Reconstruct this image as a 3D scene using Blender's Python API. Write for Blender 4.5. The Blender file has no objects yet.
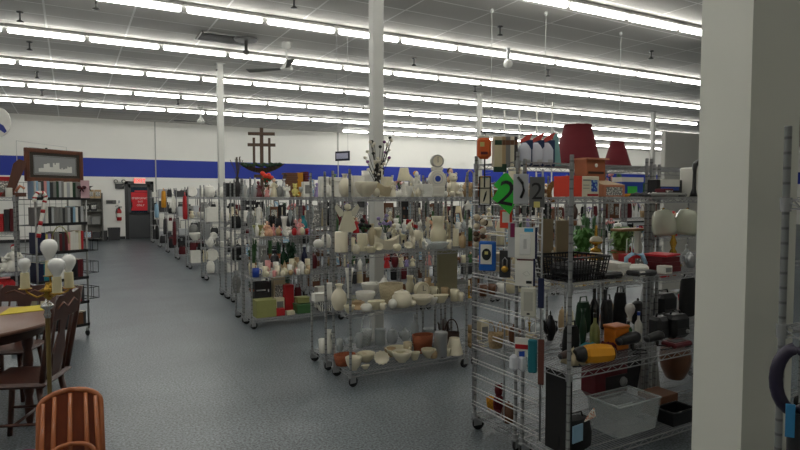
import bpy, math, random
from mathutils import Vector, Matrix, Euler
PI = math.pi
scene = bpy.context.scene
EMIT = 9.0
EXPO = 0.8
HIDDEN = {107,119,122,130,141,143,150,155,157,158,159,160,163,164,165,185,186,187,189,191,196,200,201,203,205,206,209,210,213,219,221,222,223,224,228,323,324,325,326,327,328,329,332,334,336,337,338,339,341,345,346,357,365,366,380,382,383,384,385,387,388,389,390,391,393,395,396,402,408,410,420,421,422,426,428,432,433,441,443,445,446,447,448,449,450,452,453,455,456,457,458,459,461,468,472,475,476,477,479,480,481,482,483,484,485,487,488,489,491,492,493,496,497,500,501,502,503,504,505,506,507,518,519,520,522,523,524,525,528,529,530,531,535,536,549,553,556,557,558,559,560,561,571,582,583,584,586,587,588,595,600,608,609,610,611,612,613,621,622,623,626,627,629,630,635,636,637,638,639,640,643,644,648,650,651,652,653,654,655,656,657,658,659,660,669,671,672,673,674,675,676,677,678,679,688,689,690,694,695,696,697,698,699,700,706,712,713,714,715,716,717,718,720,721,722,723,724,725,726,727,728,729,730,731,734,753,754,755,765,766,767,768,769,771,772,773,774,775,776,779,783,784,787,792,793,794,795,796,797,798,799,800,803,808,809,814,815,816,817,826,827,829,831,832,833,834,837,839,840,841,842,844,845,847,848,850,855,856,857,858,862,864,869,881,883,892,893,895,898,899,900,901,902,904,906,909,911,912,913,914,919,923,938,939,941,944,945,946,948,951,959,960,961,975,976,977,978,979,981,983,984,986,988,989,993,995,997,998,999,1005,1007,1014,1015,1016,1017,1018,1021,1022,1026,1027,1029,1031,1032,1034,1035,1036,1040,1046,1051,1072,1129,1130,1131,1132,1133,1134,1135,1136,1137,1138,1139,1140,1141,1142,1143,1144,1200,1201,1202,1205,1206,1213,1214,1215,1216,1217,1218,1221,1224,1227,1228,1229,1230,1232,1234,1235,1244,1245,1246,1247,1248,1249,1250,1251,1252,1253,1254,1266,1273,1274}
COL = scene.collection
rnd = random.Random(7)

# ---------------------------------------------------------------- camera
F = 580.0
YAW = math.radians(29.6)
PITCH = math.atan(28 / F)
cam_d = bpy.data.cameras.new('camera')
cam_d.sensor_width = 36.0
cam_d.lens = F * 36.0 / 800.0
cam_d.clip_start = 0.05
cam = bpy.data.objects.new('camera', cam_d)
COL.objects.link(cam)
cam.location = (0, 0, 1.6)
cam.rotation_euler = (PI / 2 - PITCH, 0, -YAW)
scene.camera = cam
CAM = Vector((0, 0, 1.6))
RM = cam.rotation_euler.to_matrix()

def ray(px, py):
    return RM @ Vector(((px - 400) / F, (225 - py) / F, -1))
def atY(px, py, Y):
    r = ray(px, py); return CAM + r * (Y / r.y)
def atX(px, py, X):
    r = ray(px, py); return CAM + r * (X / r.x)
def atZ(px, py, z):
    r = ray(px, py); return CAM + r * ((z - 1.6) / r.z)
def atD(px, py, d):
    return CAM + ray(px, py) * d
def depth_of(p):
    return (RM.transposed() @ (Vector(p) - CAM)).z * -1

# ---------------------------------------------------------------- colours and materials
PAL = dict(white=(226, 224, 214), cream=(214, 206, 176), ivory=(224, 216, 192), tan=(176, 150, 112), beige=(196, 182, 150),
    brown=(104, 66, 42), darkbrown=(58, 36, 26), red=(176, 28, 34), maroon=(92, 20, 28), pink=(216, 150, 146), peach=(222, 172, 140),
    yellow=(204, 192, 112), mustard=(206, 142, 30), lime=(150, 152, 92), green=(64, 104, 60), darkgreen=(28, 62, 40), teal=(36, 128, 138),
    blue=(30, 66, 160), navy=(22, 30, 66), purple=(84, 52, 110), lavender=(150, 136, 184), grey=(128, 128, 124), silver=(176, 178, 180),
    black=(20, 20, 22), orange=(216, 98, 28), gold=(190, 150, 66), charcoal=(52, 52, 54), magenta=(126, 26, 74), terracotta=(160, 88, 56),
    lightblue=(140, 176, 200), clear=(200, 206, 206), copper=(160, 92, 60), coral=(224, 66, 44), salmon=(196, 128, 96))
WORD = dict(darkbrown='dark brown', darkgreen='dark green', lightblue='light blue', clear='clear', lime='yellow-green')

def lin(c):
    out = []
    for v in c[:3]:
        v = v / 255.0
        out.append(v / 12.92 if v <= .04045 else ((v + .055) / 1.055) ** 2.4)
    return tuple(out) + (1.0,)

_M = {}
def mat(col, rough=.5, metal=0.0, style='plain', col2=None, scale=1.0, emit=0.0):
    key = (col if isinstance(col, str) else tuple(col), rough, metal, style, col2 if (col2 is None or isinstance(col2, str)) else tuple(col2), scale, emit)
    if key in _M: return _M[key]
    c = lin(PAL[col] if isinstance(col, str) else col)
    c2 = lin(PAL[col2] if isinstance(col2, str) else col2) if col2 is not None else tuple(v * .8 for v in c[:3]) + (1,)
    m = bpy.data.materials.new('%s_%s' % (style, col if isinstance(col, str) else 'mixed'))
    m.use_nodes = True
    nt = m.node_tree; N = nt.nodes; Lk = nt.links
    b = N['Principled BSDF']
    b.inputs['Roughness'].default_value = rough
    b.inputs['Metallic'].default_value = metal
    tc = N.new('ShaderNodeTexCoord')
    def mix(fac, a, bb):
        mx = N.new('ShaderNodeMix'); mx.data_type = 'RGBA'
        Lk.new(fac, mx.inputs['Factor'])
        mx.inputs['A'].default_value = a; mx.inputs['B'].default_value = bb
        return mx.outputs['Result']
    if style in ('plain', 'glass', 'gloss', 'emit'):
        nz = N.new('ShaderNodeTexNoise'); nz.inputs['Scale'].default_value = 14 * scale
        Lk.new(tc.outputs['Object'], nz.inputs['Vector'])
        o = mix(nz.outputs['Fac'], tuple(min(1, v * 1.06) for v in c[:3]) + (1,), tuple(v * .9 for v in c[:3]) + (1,))
        Lk.new(o, b.inputs['Base Color'])
        if style == 'gloss':
            b.inputs['Coat Weight'].default_value = .5
        if style == 'glass':
            b.inputs['Alpha'].default_value = .52 if scale == 1.0 else .3
        if style == 'emit':
            Lk.new(o, b.inputs['Emission Color']); b.inputs['Emission Strength'].default_value = emit
    elif style == 'wood':
        mp = N.new('ShaderNodeMapping'); mp.inputs['Scale'].default_value = (1, 1, .15)
        Lk.new(tc.outputs['Object'], mp.inputs['Vector'])
        nz = N.new('ShaderNodeTexNoise'); nz.inputs['Scale'].default_value = 30 * scale; nz.inputs['Detail'].default_value = 4
        Lk.new(mp.outputs[0], nz.inputs['Vector'])
        Lk.new(mix(nz.outputs['Fac'], c, c2), b.inputs['Base Color'])
    elif style == 'weave':
        ck = N.new('ShaderNodeTexChecker'); ck.inputs['Scale'].default_value = 70 * scale
        Lk.new(tc.outputs['Object'], ck.inputs['Vector'])
        Lk.new(mix(ck.outputs['Fac'], c, c2), b.inputs['Base Color'])
        bp = N.new('ShaderNodeBump'); bp.inputs['Strength'].default_value = .6; bp.inputs['Distance'].default_value = .004
        Lk.new(ck.outputs['Fac'], bp.inputs['Height']); Lk.new(bp.outputs[0], b.inputs['Normal'])
    elif style == 'pattern':
        nz = N.new('ShaderNodeTexVoronoi'); nz.inputs['Scale'].default_value = 26 * scale
        Lk.new(tc.outputs['Object'], nz.inputs['Vector'])
        rp = N.new('ShaderNodeValToRGB'); rp.color_ramp.interpolation = 'CONSTANT'
        rp.color_ramp.elements[1].position = .42
        Lk.new(nz.outputs['Distance'], rp.inputs[0])
        Lk.new(mix(rp.outputs[0], c, c2), b.inputs['Base Color'])
    elif style == 'stripes':
        wv = N.new('ShaderNodeTexWave'); wv.inputs['Scale'].default_value = 12 * scale; wv.inputs['Distortion'].default_value = 5
        wv.inputs['Detail'].default_value = 0
        Lk.new(tc.outputs['Object'], wv.inputs['Vector'])
        rp = N.new('ShaderNodeValToRGB'); rp.color_ramp.interpolation = 'CONSTANT'; rp.color_ramp.elements[1].position = .5
        Lk.new(wv.outputs['Fac'], rp.inputs[0])
        Lk.new(mix(rp.outputs[0], c, c2), b.inputs['Base Color'])
    elif style == 'steel':
        wv = N.new('ShaderNodeTexWave'); wv.bands_direction = 'Z'; wv.inputs['Scale'].default_value = 6.3
        Lk.new(tc.outputs['Object'], wv.inputs['Vector'])
        rp = N.new('ShaderNodeValToRGB'); rp.color_ramp.elements[0].position = .0; rp.color_ramp.elements[1].position = .15
        Lk.new(wv.outputs['Fac'], rp.inputs[0])
        Lk.new(mix(rp.outputs[0], c2, c), b.inputs['Base Color'])
    m.diffuse_color = c
    _M[key] = m
    return m

# ---------------------------------------------------------------- mesh collector
class MB:
    def __init__(s): s.v = []; s.f = []; s.sm = []
    def add(s, vs, fs, smooth=False, M=None):
        n = len(s.v)
        for p in vs:
            p = Vector(p)
            if M is not None: p = M @ p
            s.v.append(p)
        for f in fs: s.f.append([i + n for i in f]); s.sm.append(smooth)
        return s
    def box(s, x0, x1, y0, y1, z0, z1, M=None, bev=0.0):
        if bev <= 0:
            vs = [(x, y, z) for z in (z0, z1) for y in (y0, y1) for x in (x0, x1)]
            fs = [(0, 2, 3, 1), (4, 5, 7, 6), (0, 1, 5, 4), (2, 6, 7, 3), (0, 4, 6, 2), (1, 3, 7, 5)]
            return s.add(vs, fs, False, M)
        b = min(bev, (x1 - x0) * .49, (y1 - y0) * .49, (z1 - z0) * .49)
        vs = []; 
        cx, cy, cz = (x0 + x1) / 2, (y0 + y1) / 2, (z0 + z1) / 2
        hx, hy, hz = (x1 - x0) / 2, (y1 - y0) / 2, (z1 - z0) / 2
        idx = {}
        for sx in (-1, 1):
            for sy in (-1, 1):
                for sz in (-1, 1):
                    for a in range(3):
                        q = [hx - b, hy - b, hz - b]; q[a] = (hx, hy, hz)[a]
                        idx[(sx, sy, sz, a)] = len(vs)
                        vs.append((cx + sx * q[0], cy + sy * q[1], cz + sz * q[2]))
        fs = []
        for a in range(3):
            o1, o2 = [(1, 2), (2, 0), (0, 1)][a]
            for sg in (-1, 1):
                ring = []
                for (p, q) in ((-1, -1), (1, -1), (1, 1), (-1, 1)):
                    k = [0, 0, 0]; k[a] = sg; k[o1] = p; k[o2] = q
                    ring.append(idx[(k[0], k[1], k[2], a)])
                fs.append(ring if sg > 0 else ring[::-1])
        for a in range(3):          # edges running along axis a
            o1, o2 = [(1, 2), (2, 0), (0, 1)][a]
            for p in (-1, 1):
                for q in (-1, 1):
                    k0 = [0, 0, 0]; k0[o1] = p; k0[o2] = q; k0[a] = -1
                    k1 = list(k0); k1[a] = 1
                    r = [idx[tuple(k0) + (o1,)], idx[tuple(k1) + (o1,)], idx[tuple(k1) + (o2,)], idx[tuple(k0) + (o2,)]]
                    fs.append(r if p * q < 0 else r[::-1])
        for sx in (-1, 1):
            for sy in (-1, 1):
                for sz in (-1, 1):
                    r = [idx[(sx, sy, sz, a)] for a in range(3)]
                    fs.append(r if sx * sy * sz > 0 else r[::-1])
        return s.add(vs, fs, False, M)
    def lathe(s, prof, seg=14, c=(0, 0, 0), M=None, sx=1, sy=1, smooth=True, cap=True, flute=0, nfl=8):
        vs = []; fs = []
        for (r, z) in prof:
            for i in range(seg):
                a = 2 * PI * i / seg
                rr = r * (1 + flute * math.cos(nfl * a)) if flute else r
                vs.append((c[0] + rr * math.cos(a) * sx, c[1] + rr * math.sin(a) * sy, c[2] + z))
        n = len(prof)
        for j in range(n - 1):
            for i in range(seg):
                k = (i + 1) % seg
                fs.append((j * seg + i, j * seg + k, (j + 1) * seg + k, (j + 1) * seg + i))
        n0 = len(s.sm); s.add(vs, fs, smooth, M)
        if cap:                      # flat end discs with their own edge vertices
            for rr_, j, rev in ((prof[0][0], 0, True), (prof[-1][0], n - 1, False)):
                if rr_ > 1e-4:
                    ring = vs[j * seg:(j + 1) * seg]
                    s.add(ring, [tuple(range(seg))[::-1] if rev else tuple(range(seg))], False, M)
        return s
    def ball(s, c, rx, ry=None, rz=None, seg=12, rings=8, M=None):
        ry = ry or rx; rz = rz or rx
        pr = [(max(1e-5, math.sin(PI * i / rings)), -math.cos(PI * i / rings)) for i in range(rings + 1)]
        vs = []; fs = []
        for (r, z) in pr:
            for i in range(seg):
                a = 2 * PI * i / seg
                vs.append((c[0] + r * math.cos(a) * rx, c[1] + r * math.sin(a) * ry, c[2] + z * rz))
        for j in range(rings):
            for i in range(seg):
                k = (i + 1) % seg
                fs.append((j * seg + i, j * seg + k, (j + 1) * seg + k, (j + 1) * seg + i))
        return s.add(vs, fs, True, M)
    def tube(s, pts, r, seg=6, M=None, smooth=True, closed=False):
        pts = [Vector(p) for p in pts]; n = len(pts)
        rs = r if isinstance(r, (list, tuple)) else [r] * n
        vs = []; fs = []; up = None
        for i, p in enumerate(pts):
            if closed: t = pts[(i + 1) % n] - pts[i - 1]
            else: t = pts[min(i + 1, n - 1)] - pts[max(i - 1, 0)]
            t.normalize()
            if up is None: up = Vector((0, 0, 1)) if abs(t.z) < .9 else Vector((1, 0, 0))
            a = t.cross(up)
            if a.length < 1e-4: up = Vector((1, 0, 0)) if abs(t.x) < .9 else Vector((0, 1, 0)); a = t.cross(up)
            a.normalize(); b = t.cross(a).normalized(); up = -b if False else up
            for k in range(seg):
                th = 2 * PI * (k + .5) / seg
                vs.append(p + (a * math.cos(th) + b * math.sin(th)) * rs[i])
        m = n if closed else n - 1
        for j in range(m):
            for k in range(seg):
                q = (k + 1) % seg; j2 = (j + 1) % n
                fs.append((j * seg + k, j * seg + q, j2 * seg + q, j2 * seg + k))
        if not closed:
            fs.append(tuple(range(seg))[::-1]); fs.append(tuple((n - 1) * seg + k for k in range(seg)))
        return s.add(vs, fs, smooth and seg > 4, M)
    def prism(s, outline, y0, y1, M=None):       # outline in x,z, extruded along y
        n = len(outline)
        vs = [(x, y0, z) for x, z in outline] + [(x, y1, z) for x, z in outline]
        fs = [tuple(range(n)), tuple(range(2 * n - 1, n - 1, -1))]
        for i in range(n):
            k = (i + 1) % n
            fs.append((i, i + n, k + n, k))
        return s.add(vs, fs, False, M)
    def mesh(s, name, m):
        me = bpy.data.meshes.new(name)
        me.from_pydata([tuple(p) for p in s.v], [], s.f)
        me.polygons.foreach_set('use_smooth', s.sm)
        me.materials.append(m)
        me.update()
        return me

def put(name, me, parent=None, loc=(0, 0, 0), rz=0.0):
    o = bpy.data.objects.new(name, me); COL.objects.link(o)
    o.location = loc; o.rotation_euler = (0, 0, rz)
    if parent is not None: o.parent = parent
    return o
def obj(name, mb, m, parent=None, loc=(0, 0, 0), rz=0.0):
    return put(name, mb.mesh(name, m), parent, loc, rz)
def tag(o, label, cat, group=None, kind=None):
    o['label'] = label; o['category'] = cat
    if group: o['group'] = group
    if kind: o['kind'] = kind
    return o
def thing(name, label, cat, loc, rz=0.0, group=None):
    o = bpy.data.objects.new(name, None); COL.objects.link(o)
    o.empty_display_size = .1
    o.location = loc; o.rotation_euler = (0, 0, rz)
    return tag(o, label, cat, group)
def struct(name, mb, m, loc=(0, 0, 0)):
    o = obj(name, mb, m, None, loc); o['kind'] = 'structure'; return o
def dup(root, loc=None, rz=None):
    def rec(o, par):
        c = o.copy(); COL.objects.link(c)
        if par is not None: c.parent = par
        for ch in o.children: rec(ch, c)
        return c
    r = rec(root, None)
    if loc is not None: r.location = loc
    if rz is not None: r.rotation_euler = (0, 0, rz)
    return r
def text_mesh(txt, size, depth=.001, spacing=1.0):
    cu = bpy.data.curves.new('text', 'FONT'); cu.body = txt; cu.size = size; cu.extrude = depth
    cu.align_x = 'CENTER'; cu.align_y = 'CENTER'; cu.space_character = spacing; cu.resolution_u = 3
    o = bpy.data.objects.new('text', cu); COL.objects.link(o)
    dg = bpy.context.evaluated_depsgraph_get()
    me = bpy.data.meshes.new_from_object(o.evaluated_get(dg))
    bpy.data.objects.remove(o)
    me.transform(Matrix.Rotation(PI / 2, 4, 'X'))      # stand it up facing -Y
    return me
def text(name, txt, size, m, parent, loc, rz=0.0, spacing=1.0):
    me = text_mesh(txt, size, spacing=spacing); me.materials.clear(); me.materials.append(m)
    return put(name, me, parent, loc, rz)
# ---------------------------------------------------------------- the room
XL, XR, YF, YB, HT = -7.0, 37.0, -5.0, 24.3, 4.5

def floor_mat():
    m = bpy.data.materials.new('speckled_floor'); m.use_nodes = True
    nt = m.node_tree; N = nt.nodes; L = nt.links; b = N['Principled BSDF']
    tc = N.new('ShaderNodeTexCoord')
    n1 = N.new('ShaderNodeTexNoise'); n1.inputs['Scale'].default_value = 62; n1.inputs['Detail'].default_value = 3; n1.inputs['Roughness'].default_value = .7
    n2 = N.new('ShaderNodeTexNoise'); n2.inputs['Scale'].default_value = 1.1; n2.inputs['Detail'].default_value = 4
    L.new(tc.outputs['Object'], n1.inputs['Vector']); L.new(tc.outputs['Object'], n2.inputs['Vector'])
    r1 = N.new('ShaderNodeValToRGB'); e = r1.color_ramp.elements
    e[0].position = .36; e[0].color = lin((42, 49, 54)); e[1].position = .64; e[1].color = lin((132, 141, 146))
    L.new(n1.outputs['Fac'], r1.inputs[0])
    r2 = N.new('ShaderNodeValToRGB'); e = r2.color_ramp.elements
    e[0].position = .3; e[0].color = (.72, .72, .72, 1); e[1].position = .7; e[1].color = (1.1, 1.1, 1.1, 1)
    L.new(n2.outputs['Fac'], r2.inputs[0])
    mx = N.new('ShaderNodeMix'); mx.data_type = 'RGBA'; mx.blend_type = 'MULTIPLY'; mx.inputs['Factor'].default_value = 1
    L.new(r1.outputs[0], mx.inputs['A']); L.new(r2.outputs[0], mx.inputs['B'])
    br = N.new('ShaderNodeTexBrick'); br.offset = 0; br.inputs['Scale'].default_value = 1; br.inputs['Brick Width'].default_value = .61 * 2
    br.inputs['Row Height'].default_value = .61 * 2; br.inputs['Mortar Size'].default_value = .008
    br.inputs['Color1'].default_value = (1, 1, 1, 1); br.inputs['Color2'].default_value = (.96, .96, .96, 1); br.inputs['Mortar'].default_value = (.82, .82, .82, 1)
    L.new(tc.outputs['Object'], br.inputs['Vector'])
    m2 = N.new('ShaderNodeMix'); m2.data_type = 'RGBA'; m2.blend_type = 'MULTIPLY'; m2.inputs['Factor'].default_value = 1
    L.new(mx.outputs['Result'], m2.inputs['A']); L.new(br.outputs['Color'], m2.inputs['B'])
    L.new(m2.outputs['Result'], b.inputs['Base Color'])
    b.inputs['Roughness'].default_value = .36
    return m
def ceiling_mat():
    m = bpy.data.materials.new('ceiling_tiles'); m.use_nodes = True
    nt = m.node_tree; N = nt.nodes; L = nt.links; b = N['Principled BSDF']
    tc = N.new('ShaderNodeTexCoord')
    mp = N.new('ShaderNodeMapping'); mp.inputs['Location'].default_value = (.28, .0, 0)
    L.new(tc.outputs['Object'], mp.inputs['Vector'])
    br = N.new('ShaderNodeTexBrick'); br.offset = 0; br.inputs['Scale'].default_value = 1
    br.inputs['Brick Width'].default_value = 1.22; br.inputs['Row Height'].default_value = .61; br.inputs['Mortar Size'].default_value = .016
    br.inputs['Color1'].default_value = lin((214, 211, 204)); br.inputs['Color2'].default_value = lin((196, 193, 187)); br.inputs['Mortar'].default_value = lin((250, 249, 245))
    L.new(mp.outputs[0], br.inputs['Vector'])
    nz = N.new('ShaderNodeTexNoise'); nz.inputs['Scale'].default_value = 60; nz.inputs['Detail'].default_value = 2
    L.new(tc.outputs['Object'], nz.inputs['Vector'])
    r = N.new('ShaderNodeValToRGB'); r.color_ramp.elements[0].color = (.8, .8, .8, 1); r.color_ramp.elements[1].color = (1.15, 1.15, 1.15, 1)
    L.new(nz.outputs['Fac'], r.inputs[0])
    mx = N.new('ShaderNodeMix'); mx.data_type = 'RGBA'; mx.blend_type = 'MULTIPLY'; mx.inputs['Factor'].default_value = 1
    L.new(br.outputs['Color'], mx.inputs['A']); L.new(r.outputs[0], mx.inputs['B'])
    L.new(mx.outputs['Result'], b.inputs['Base Color']); b.inputs['Roughness'].default_value = .8
    return m
def wall_mat():
    m = bpy.data.materials.new('white_wall_with_blue_band'); m.use_nodes = True
    nt = m.node_tree; N = nt.nodes; L = nt.links; b = N['Principled BSDF']
    tc = N.new('ShaderNodeTexCoord'); sp = N.new('ShaderNodeSeparateXYZ'); L.new(tc.outputs['Object'], sp.inputs[0])
    mr = N.new('ShaderNodeMath'); mr.operation = 'DIVIDE'; mr.inputs[1].default_value = 4.5; L.new(sp.outputs['Z'], mr.inputs[0])
    r = N.new('ShaderNodeValToRGB'); r.color_ramp.interpolation = 'CONSTANT'
    e = r.color_ramp.elements; e[0].position = 0; e[0].color = lin((240, 239, 232)); e[1].position = 2.34 / 4.5; e[1].color = lin((22, 50, 158))
    q = e.new(3.04 / 4.5); q.color = lin((240, 239, 232))
    L.new(mr.outputs[0], r.inputs[0])
    nz = N.new('ShaderNodeTexNoise'); nz.inputs['Scale'].default_value = .9; nz.inputs['Detail'].default_value = 3
    L.new(tc.outputs['Object'], nz.inputs['Vector'])
    r2 = N.new('ShaderNodeValToRGB'); r2.color_ramp.elements[0].color = (.93, .93, .93, 1); r2.color_ramp.elements[1].color = (1.03, 1.03, 1.03, 1)
    L.new(nz.outputs['Fac'], r2.inputs[0])
    mx = N.new('ShaderNodeMix'); mx.data_type = 'RGBA'; mx.blend_type = 'MULTIPLY'; mx.inputs['Factor'].default_value = 1
    L.new(r.outputs[0], mx.inputs['A']); L.new(r2.outputs[0], mx.inputs['B'])
    L.new(mx.outputs['Result'], b.inputs['Base Color']); b.inputs['Roughness'].default_value = .6
    return m
WM = wall_mat(); PAINT = mat((214, 213, 204), .55, scale=.1)
DX0 = atY(126.5, 210, YB).x; DX1 = atY(152.5, 210, YB).x
struct('floor', MB().box(XL, XR, YF, YB + .3, -.1, 0), floor_mat())
struct('ceiling', MB().box(XL, XR, YF, YB + .3, HT, HT + .1), ceiling_mat())
wb = MB(); wb.box(XL, DX0, YB, YB + .2, 0, HT); wb.box(DX1, XR, YB, YB + .2, 0, HT); wb.box(DX0, DX1, YB, YB + .2, 2.14, HT)
struct('wall_back', wb, WM)
struct('wall_left', MB().box(XL - .2, XL, YF, YB + .2, 0, HT), WM)
struct('wall_right', MB().box(XR, XR + .2, YF, YB + .2, 0, HT), WM)
struct('wall_front', MB().box(XL - .2, XR + .2, YF - .2, YF, 0, HT), PAINT)
DK = mat((30, 31, 33), .5)
struct('baseboard_back', MB().box(XL, DX0 - .06, YB - .02, YB, 0, .11).box(DX1 + .06, XR, YB - .02, YB, 0, .11), DK)
for i, px in enumerate((155.5, 338)):
    x = atY(px, 160, YB).x
    struct('trim_%d' % (i + 1), MB().box(x - .02, x + .02, YB - .03, YB, 0, HT), mat((176, 176, 170), .6))
# the pillar-like wall end at the right
PC = atD(748.5, 250, 2.05)
px0, py0 = atD(748.0, 200, 2.06).x, atD(748.0, 200, 2.06).y
yb_ = atX(697.5, 200, px0).y
xr_ = atY(797, 200, py0).x
def gloss_wall():
    m = mat((226, 226, 215), .5, scale=.07); return m
struct('wall_right_end', MB().box(px0, xr_, py0, yb_, 0, HT), gloss_wall())
# door in the back wall
door = thing('door_1', 'x', 'door', ((DX0 + DX1) / 2, YB, 0))
del door['label']; del door['category']; door['kind'] = 'structure'
hw = (DX1 - DX0) / 2
fr = MB(); fr.box(-hw - .05, -hw + .07, -.04, .2, 0, 2.2).box(hw - .07, hw + .05, -.04, .2, 0, 2.2).box(-hw - .05, hw + .05, -.04, .2, 2.08, 2.2)
obj('door_frame', fr, mat((26, 26, 28), .4), door)
lf = MB(); lf.box(-hw + .07, hw - .07, .05, .1, .02, .98).box(-hw + .07, -hw + .17, .05, .1, .98, 2.08).box(hw - .17, hw - .07, .05, .1, .98, 2.08).box(-hw + .07, hw - .07, .05, .1, 1.98, 2.08)
obj('door_leaf', lf, mat((62, 64, 66), .35), door)
obj('door_glass', MB().box(-hw + .17, hw - .17, .07, .08, .98, 1.98), mat((26, 44, 60), .12), door)
obj('push_bar', MB().box(-hw + .1, hw - .1, 0, .05, .94, 1.01, bev=.01), mat('charcoal', .3, .6), door)
po = thing('poster', 'red paper poster with white lettering taped on the glass of the back door', 'poster', ((DX0 + DX1) / 2 + .04, YB + .06, 1.08))
obj('sheet', MB().box(-.36, .36, 0, .004, .0, .7), mat((206, 22, 36), .6), po)
WH = mat((235, 232, 225), .6)
for t, z, s in (('EMERGENCY', .47, .105), ('EXIT', .34, .09), ('ONLY', .2, .1)):
    text('lettering', t, s, WH, po, (0, -.003, z))
obj('header_strip', MB().box(-.2, .36, 0, .004, .715, .77), mat((206, 40, 52), .6), po)
for k, (px, py, ww) in enumerate(((131, 205, .1), (131.5, 216, .08))):
    p = atY(px, py, YB + .06)
    tag(obj('paper_notice', MB().box(-.05, .05, 0, .004, -.1, .1), mat('white', .7), None, p),
        'small white paper notice on the glass of the back door, ' + ('upper' if k == 0 else 'lower') + ' of two', 'notice')
# exit sign, emergency light, extinguisher, wall plate
p = atY(139.5, 181, YB)
es = thing('exit_sign', 'lit red EXIT sign above the dark back door', 'sign', (p.x, YB, p.z))
obj('casing', MB().box(-.2, .2, -.06, 0, -.11, .11, bev=.01), mat((236, 206, 198), .5), es)
text('lettering', 'EXIT', .19, mat((255, 70, 60), .5, style='emit', emit=1.2), es, (0, -.062, 0), spacing=1.1)
p = atY(119.5, 186, YB)
el = thing('emergency_light', 'black twin-head emergency light on the wall left of the back door', 'emergency light', (p.x, YB, p.z))
obj('battery_case', MB().box(-.15, .15, -.1, 0, -.1, .08, bev=.012), mat((34, 34, 34), .4), el)
for s in (-1, 1):
    hd = obj('lamp_head', MB().lathe([(.02, 0), (.065, .03), (.075, .09), (.06, .1)], 12, M=Matrix.Translation((s * .13, -.06, .17)) @ Matrix.Rotation(PI / 2, 4, 'X')), mat((48, 48, 48), .4), el)
    obj('lens', MB().lathe([(.058, 0), (.03, .012), (1e-5, .015)], 12, M=Matrix.Translation((s * .13, -.155, .17)) @ Matrix.Rotation(PI / 2, 4, 'X')), mat((200, 200, 190), .2), hd)
p = atY(119, 214, YB)
fe = thing('fire_extinguisher', 'red fire extinguisher hung on the wall left of the back door', 'fire extinguisher', (p.x, YB - .095, p.z - .25))
obj('wall_bracket', MB().box(-.06, .06, .06, .1, .1, .34), mat('charcoal', .5), fe)
obj('cylinder_body', MB().lathe([(.07, 0), (.085, .02), (.085, .36), (.05, .43), (.03, .45)], 14), mat('red', .3), fe)
obj('valve_handle', MB().lathe([(.025, .45), (.025, .5)], 8).box(-.02, .1, -.015, .015, .5, .53).box(-.02, .09, -.015, .015, .55, .57, M=Matrix.Rotation(-.2, 4, 'Y')), mat('black', .4), fe)
obj('hose', MB().tube([(0, -.02, .48), (-.09, -.03, .44), (-.11, -.03, .3), (-.1, -.03, .12)], .014), mat('black', .5), fe)
obj('instruction_label', MB().lathe([(.087, .14), (.087, .28)], 14, cap=False), mat('white', .6), fe)
p = atY(112, 202, YB)
wp = thing('wall_control_panel', 'small grey control box on the wall left of the fire extinguisher', 'control panel', (p.x, YB, p.z))
obj('case', MB().box(-.2, .14, -.05, 0, -.07, .07, bev=.008), mat((96, 94, 90), .5), wp)
obj('keypad', MB().box(-.17, .02, -.055, -.05, -.045, .045), mat((60, 60, 60), .5), wp)
tag(obj('thermostat', MB().box(-.03, .03, -.03, .01, -.05, .06, bev=.006), mat('silver', .4), None, (p.x + .24, YB, p.z)), 'tiny grey thermostat beside the control box on the back wall', 'thermostat')

# ---------------------------------------------------------------- columns
def column(x, y, lab, w=.128):
    t = thing('support_column', lab, 'column', (x, y, 0), 0, None)
    obj('shaft', MB().box(-w / 2, w / 2, -w / 2, w / 2, .012, HT, bev=.012), mat((196, 196, 190), .45, scale=.2), t)
    obj('base_plate', MB().box(-w * .8, w * .8, -w * .8, w * .8, 0, .012), mat((150, 150, 146), .5), t)
    obj('top_plate', MB().box(-w * .75, w * .75, -w * .75, w * .75, HT - .02, HT - .0), mat((170, 170, 166), .5), t)
C1 = atZ(376.5, 197 + 928 / 6.35, 0)
column(2.95, 5.72, 'thick white steel column behind the white ceramics rack')
column(2.9, 13.05, 'white steel column far down the aisle, behind the rack of dark crates')
column(10.0, 13.1, 'white steel column far off, behind the hanging green number 2 plaque')
column(17.4, 13.1, 'white steel column far off, right of the two red lampshades')

# ---------------------------------------------------------------- fluorescent lamps
LT = thing('fluorescent_light', 'long white fluorescent ceiling light, one of many end to end in rows', 'ceiling light', (0, 0, HT), 0, 'fluorescent ceiling lights in long rows')
obj('housing', MB().box(-.608, .608, -.065, .065, -.055, 0, bev=.012), mat((150, 150, 146), .5), LT)
pr = [(.004, -.572), (.028, -.566), (.04, -.55), (.044, -.52), (.044, .52), (.04, .55), (.028, .566), (.004, .572)]
obj('glowing_tube', MB().lathe(pr, 12, M=Matrix.Translation((0, 0, -.098)) @ Matrix.Rotation(PI / 2, 4, 'Y')), mat((255, 252, 244), .5, style='emit', emit=EMIT), LT)
LIGHT_ROWS = [-4.7, -1.95, .8, 3.55, 6.25, 9.08, 11.6, 14.3, 17.15, 20.0, 22.8]
cnt = 0; first = True
for ri, y in enumerate(LIGHT_ROWS):
    k = -6
    while True:
        x = .33 + 1.22 * k - .61
        k += 1
        if x > XR - 1: break
        if x < XL + .7 or (y > 22 and x < 10): continue
        # keep what the picture can show, and the lamps that light the near part of the shop
        yy = y - .03 * (x - 8)
        p = RM.transposed() @ (Vector((x, yy, 4.4)) - CAM)
        vis = False
        if p.z < -.5:
            u = 400 + F * p.x / -p.z; v = 225 - F * p.y / -p.z
            vis = (-70 < u < 705) and v > -25
        if not vis and (y > 9 or x > 7.5 or y < -1): continue
        if not vis and (k % 2) and ri < 2: continue
        if first: LT.location = (x, yy, HT); LT.rotation_euler = (0, 0, -.03); first = False
        else: dup(LT, (x, yy, HT), -.03)
        cnt += 1
print('LIGHTS', cnt)

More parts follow.
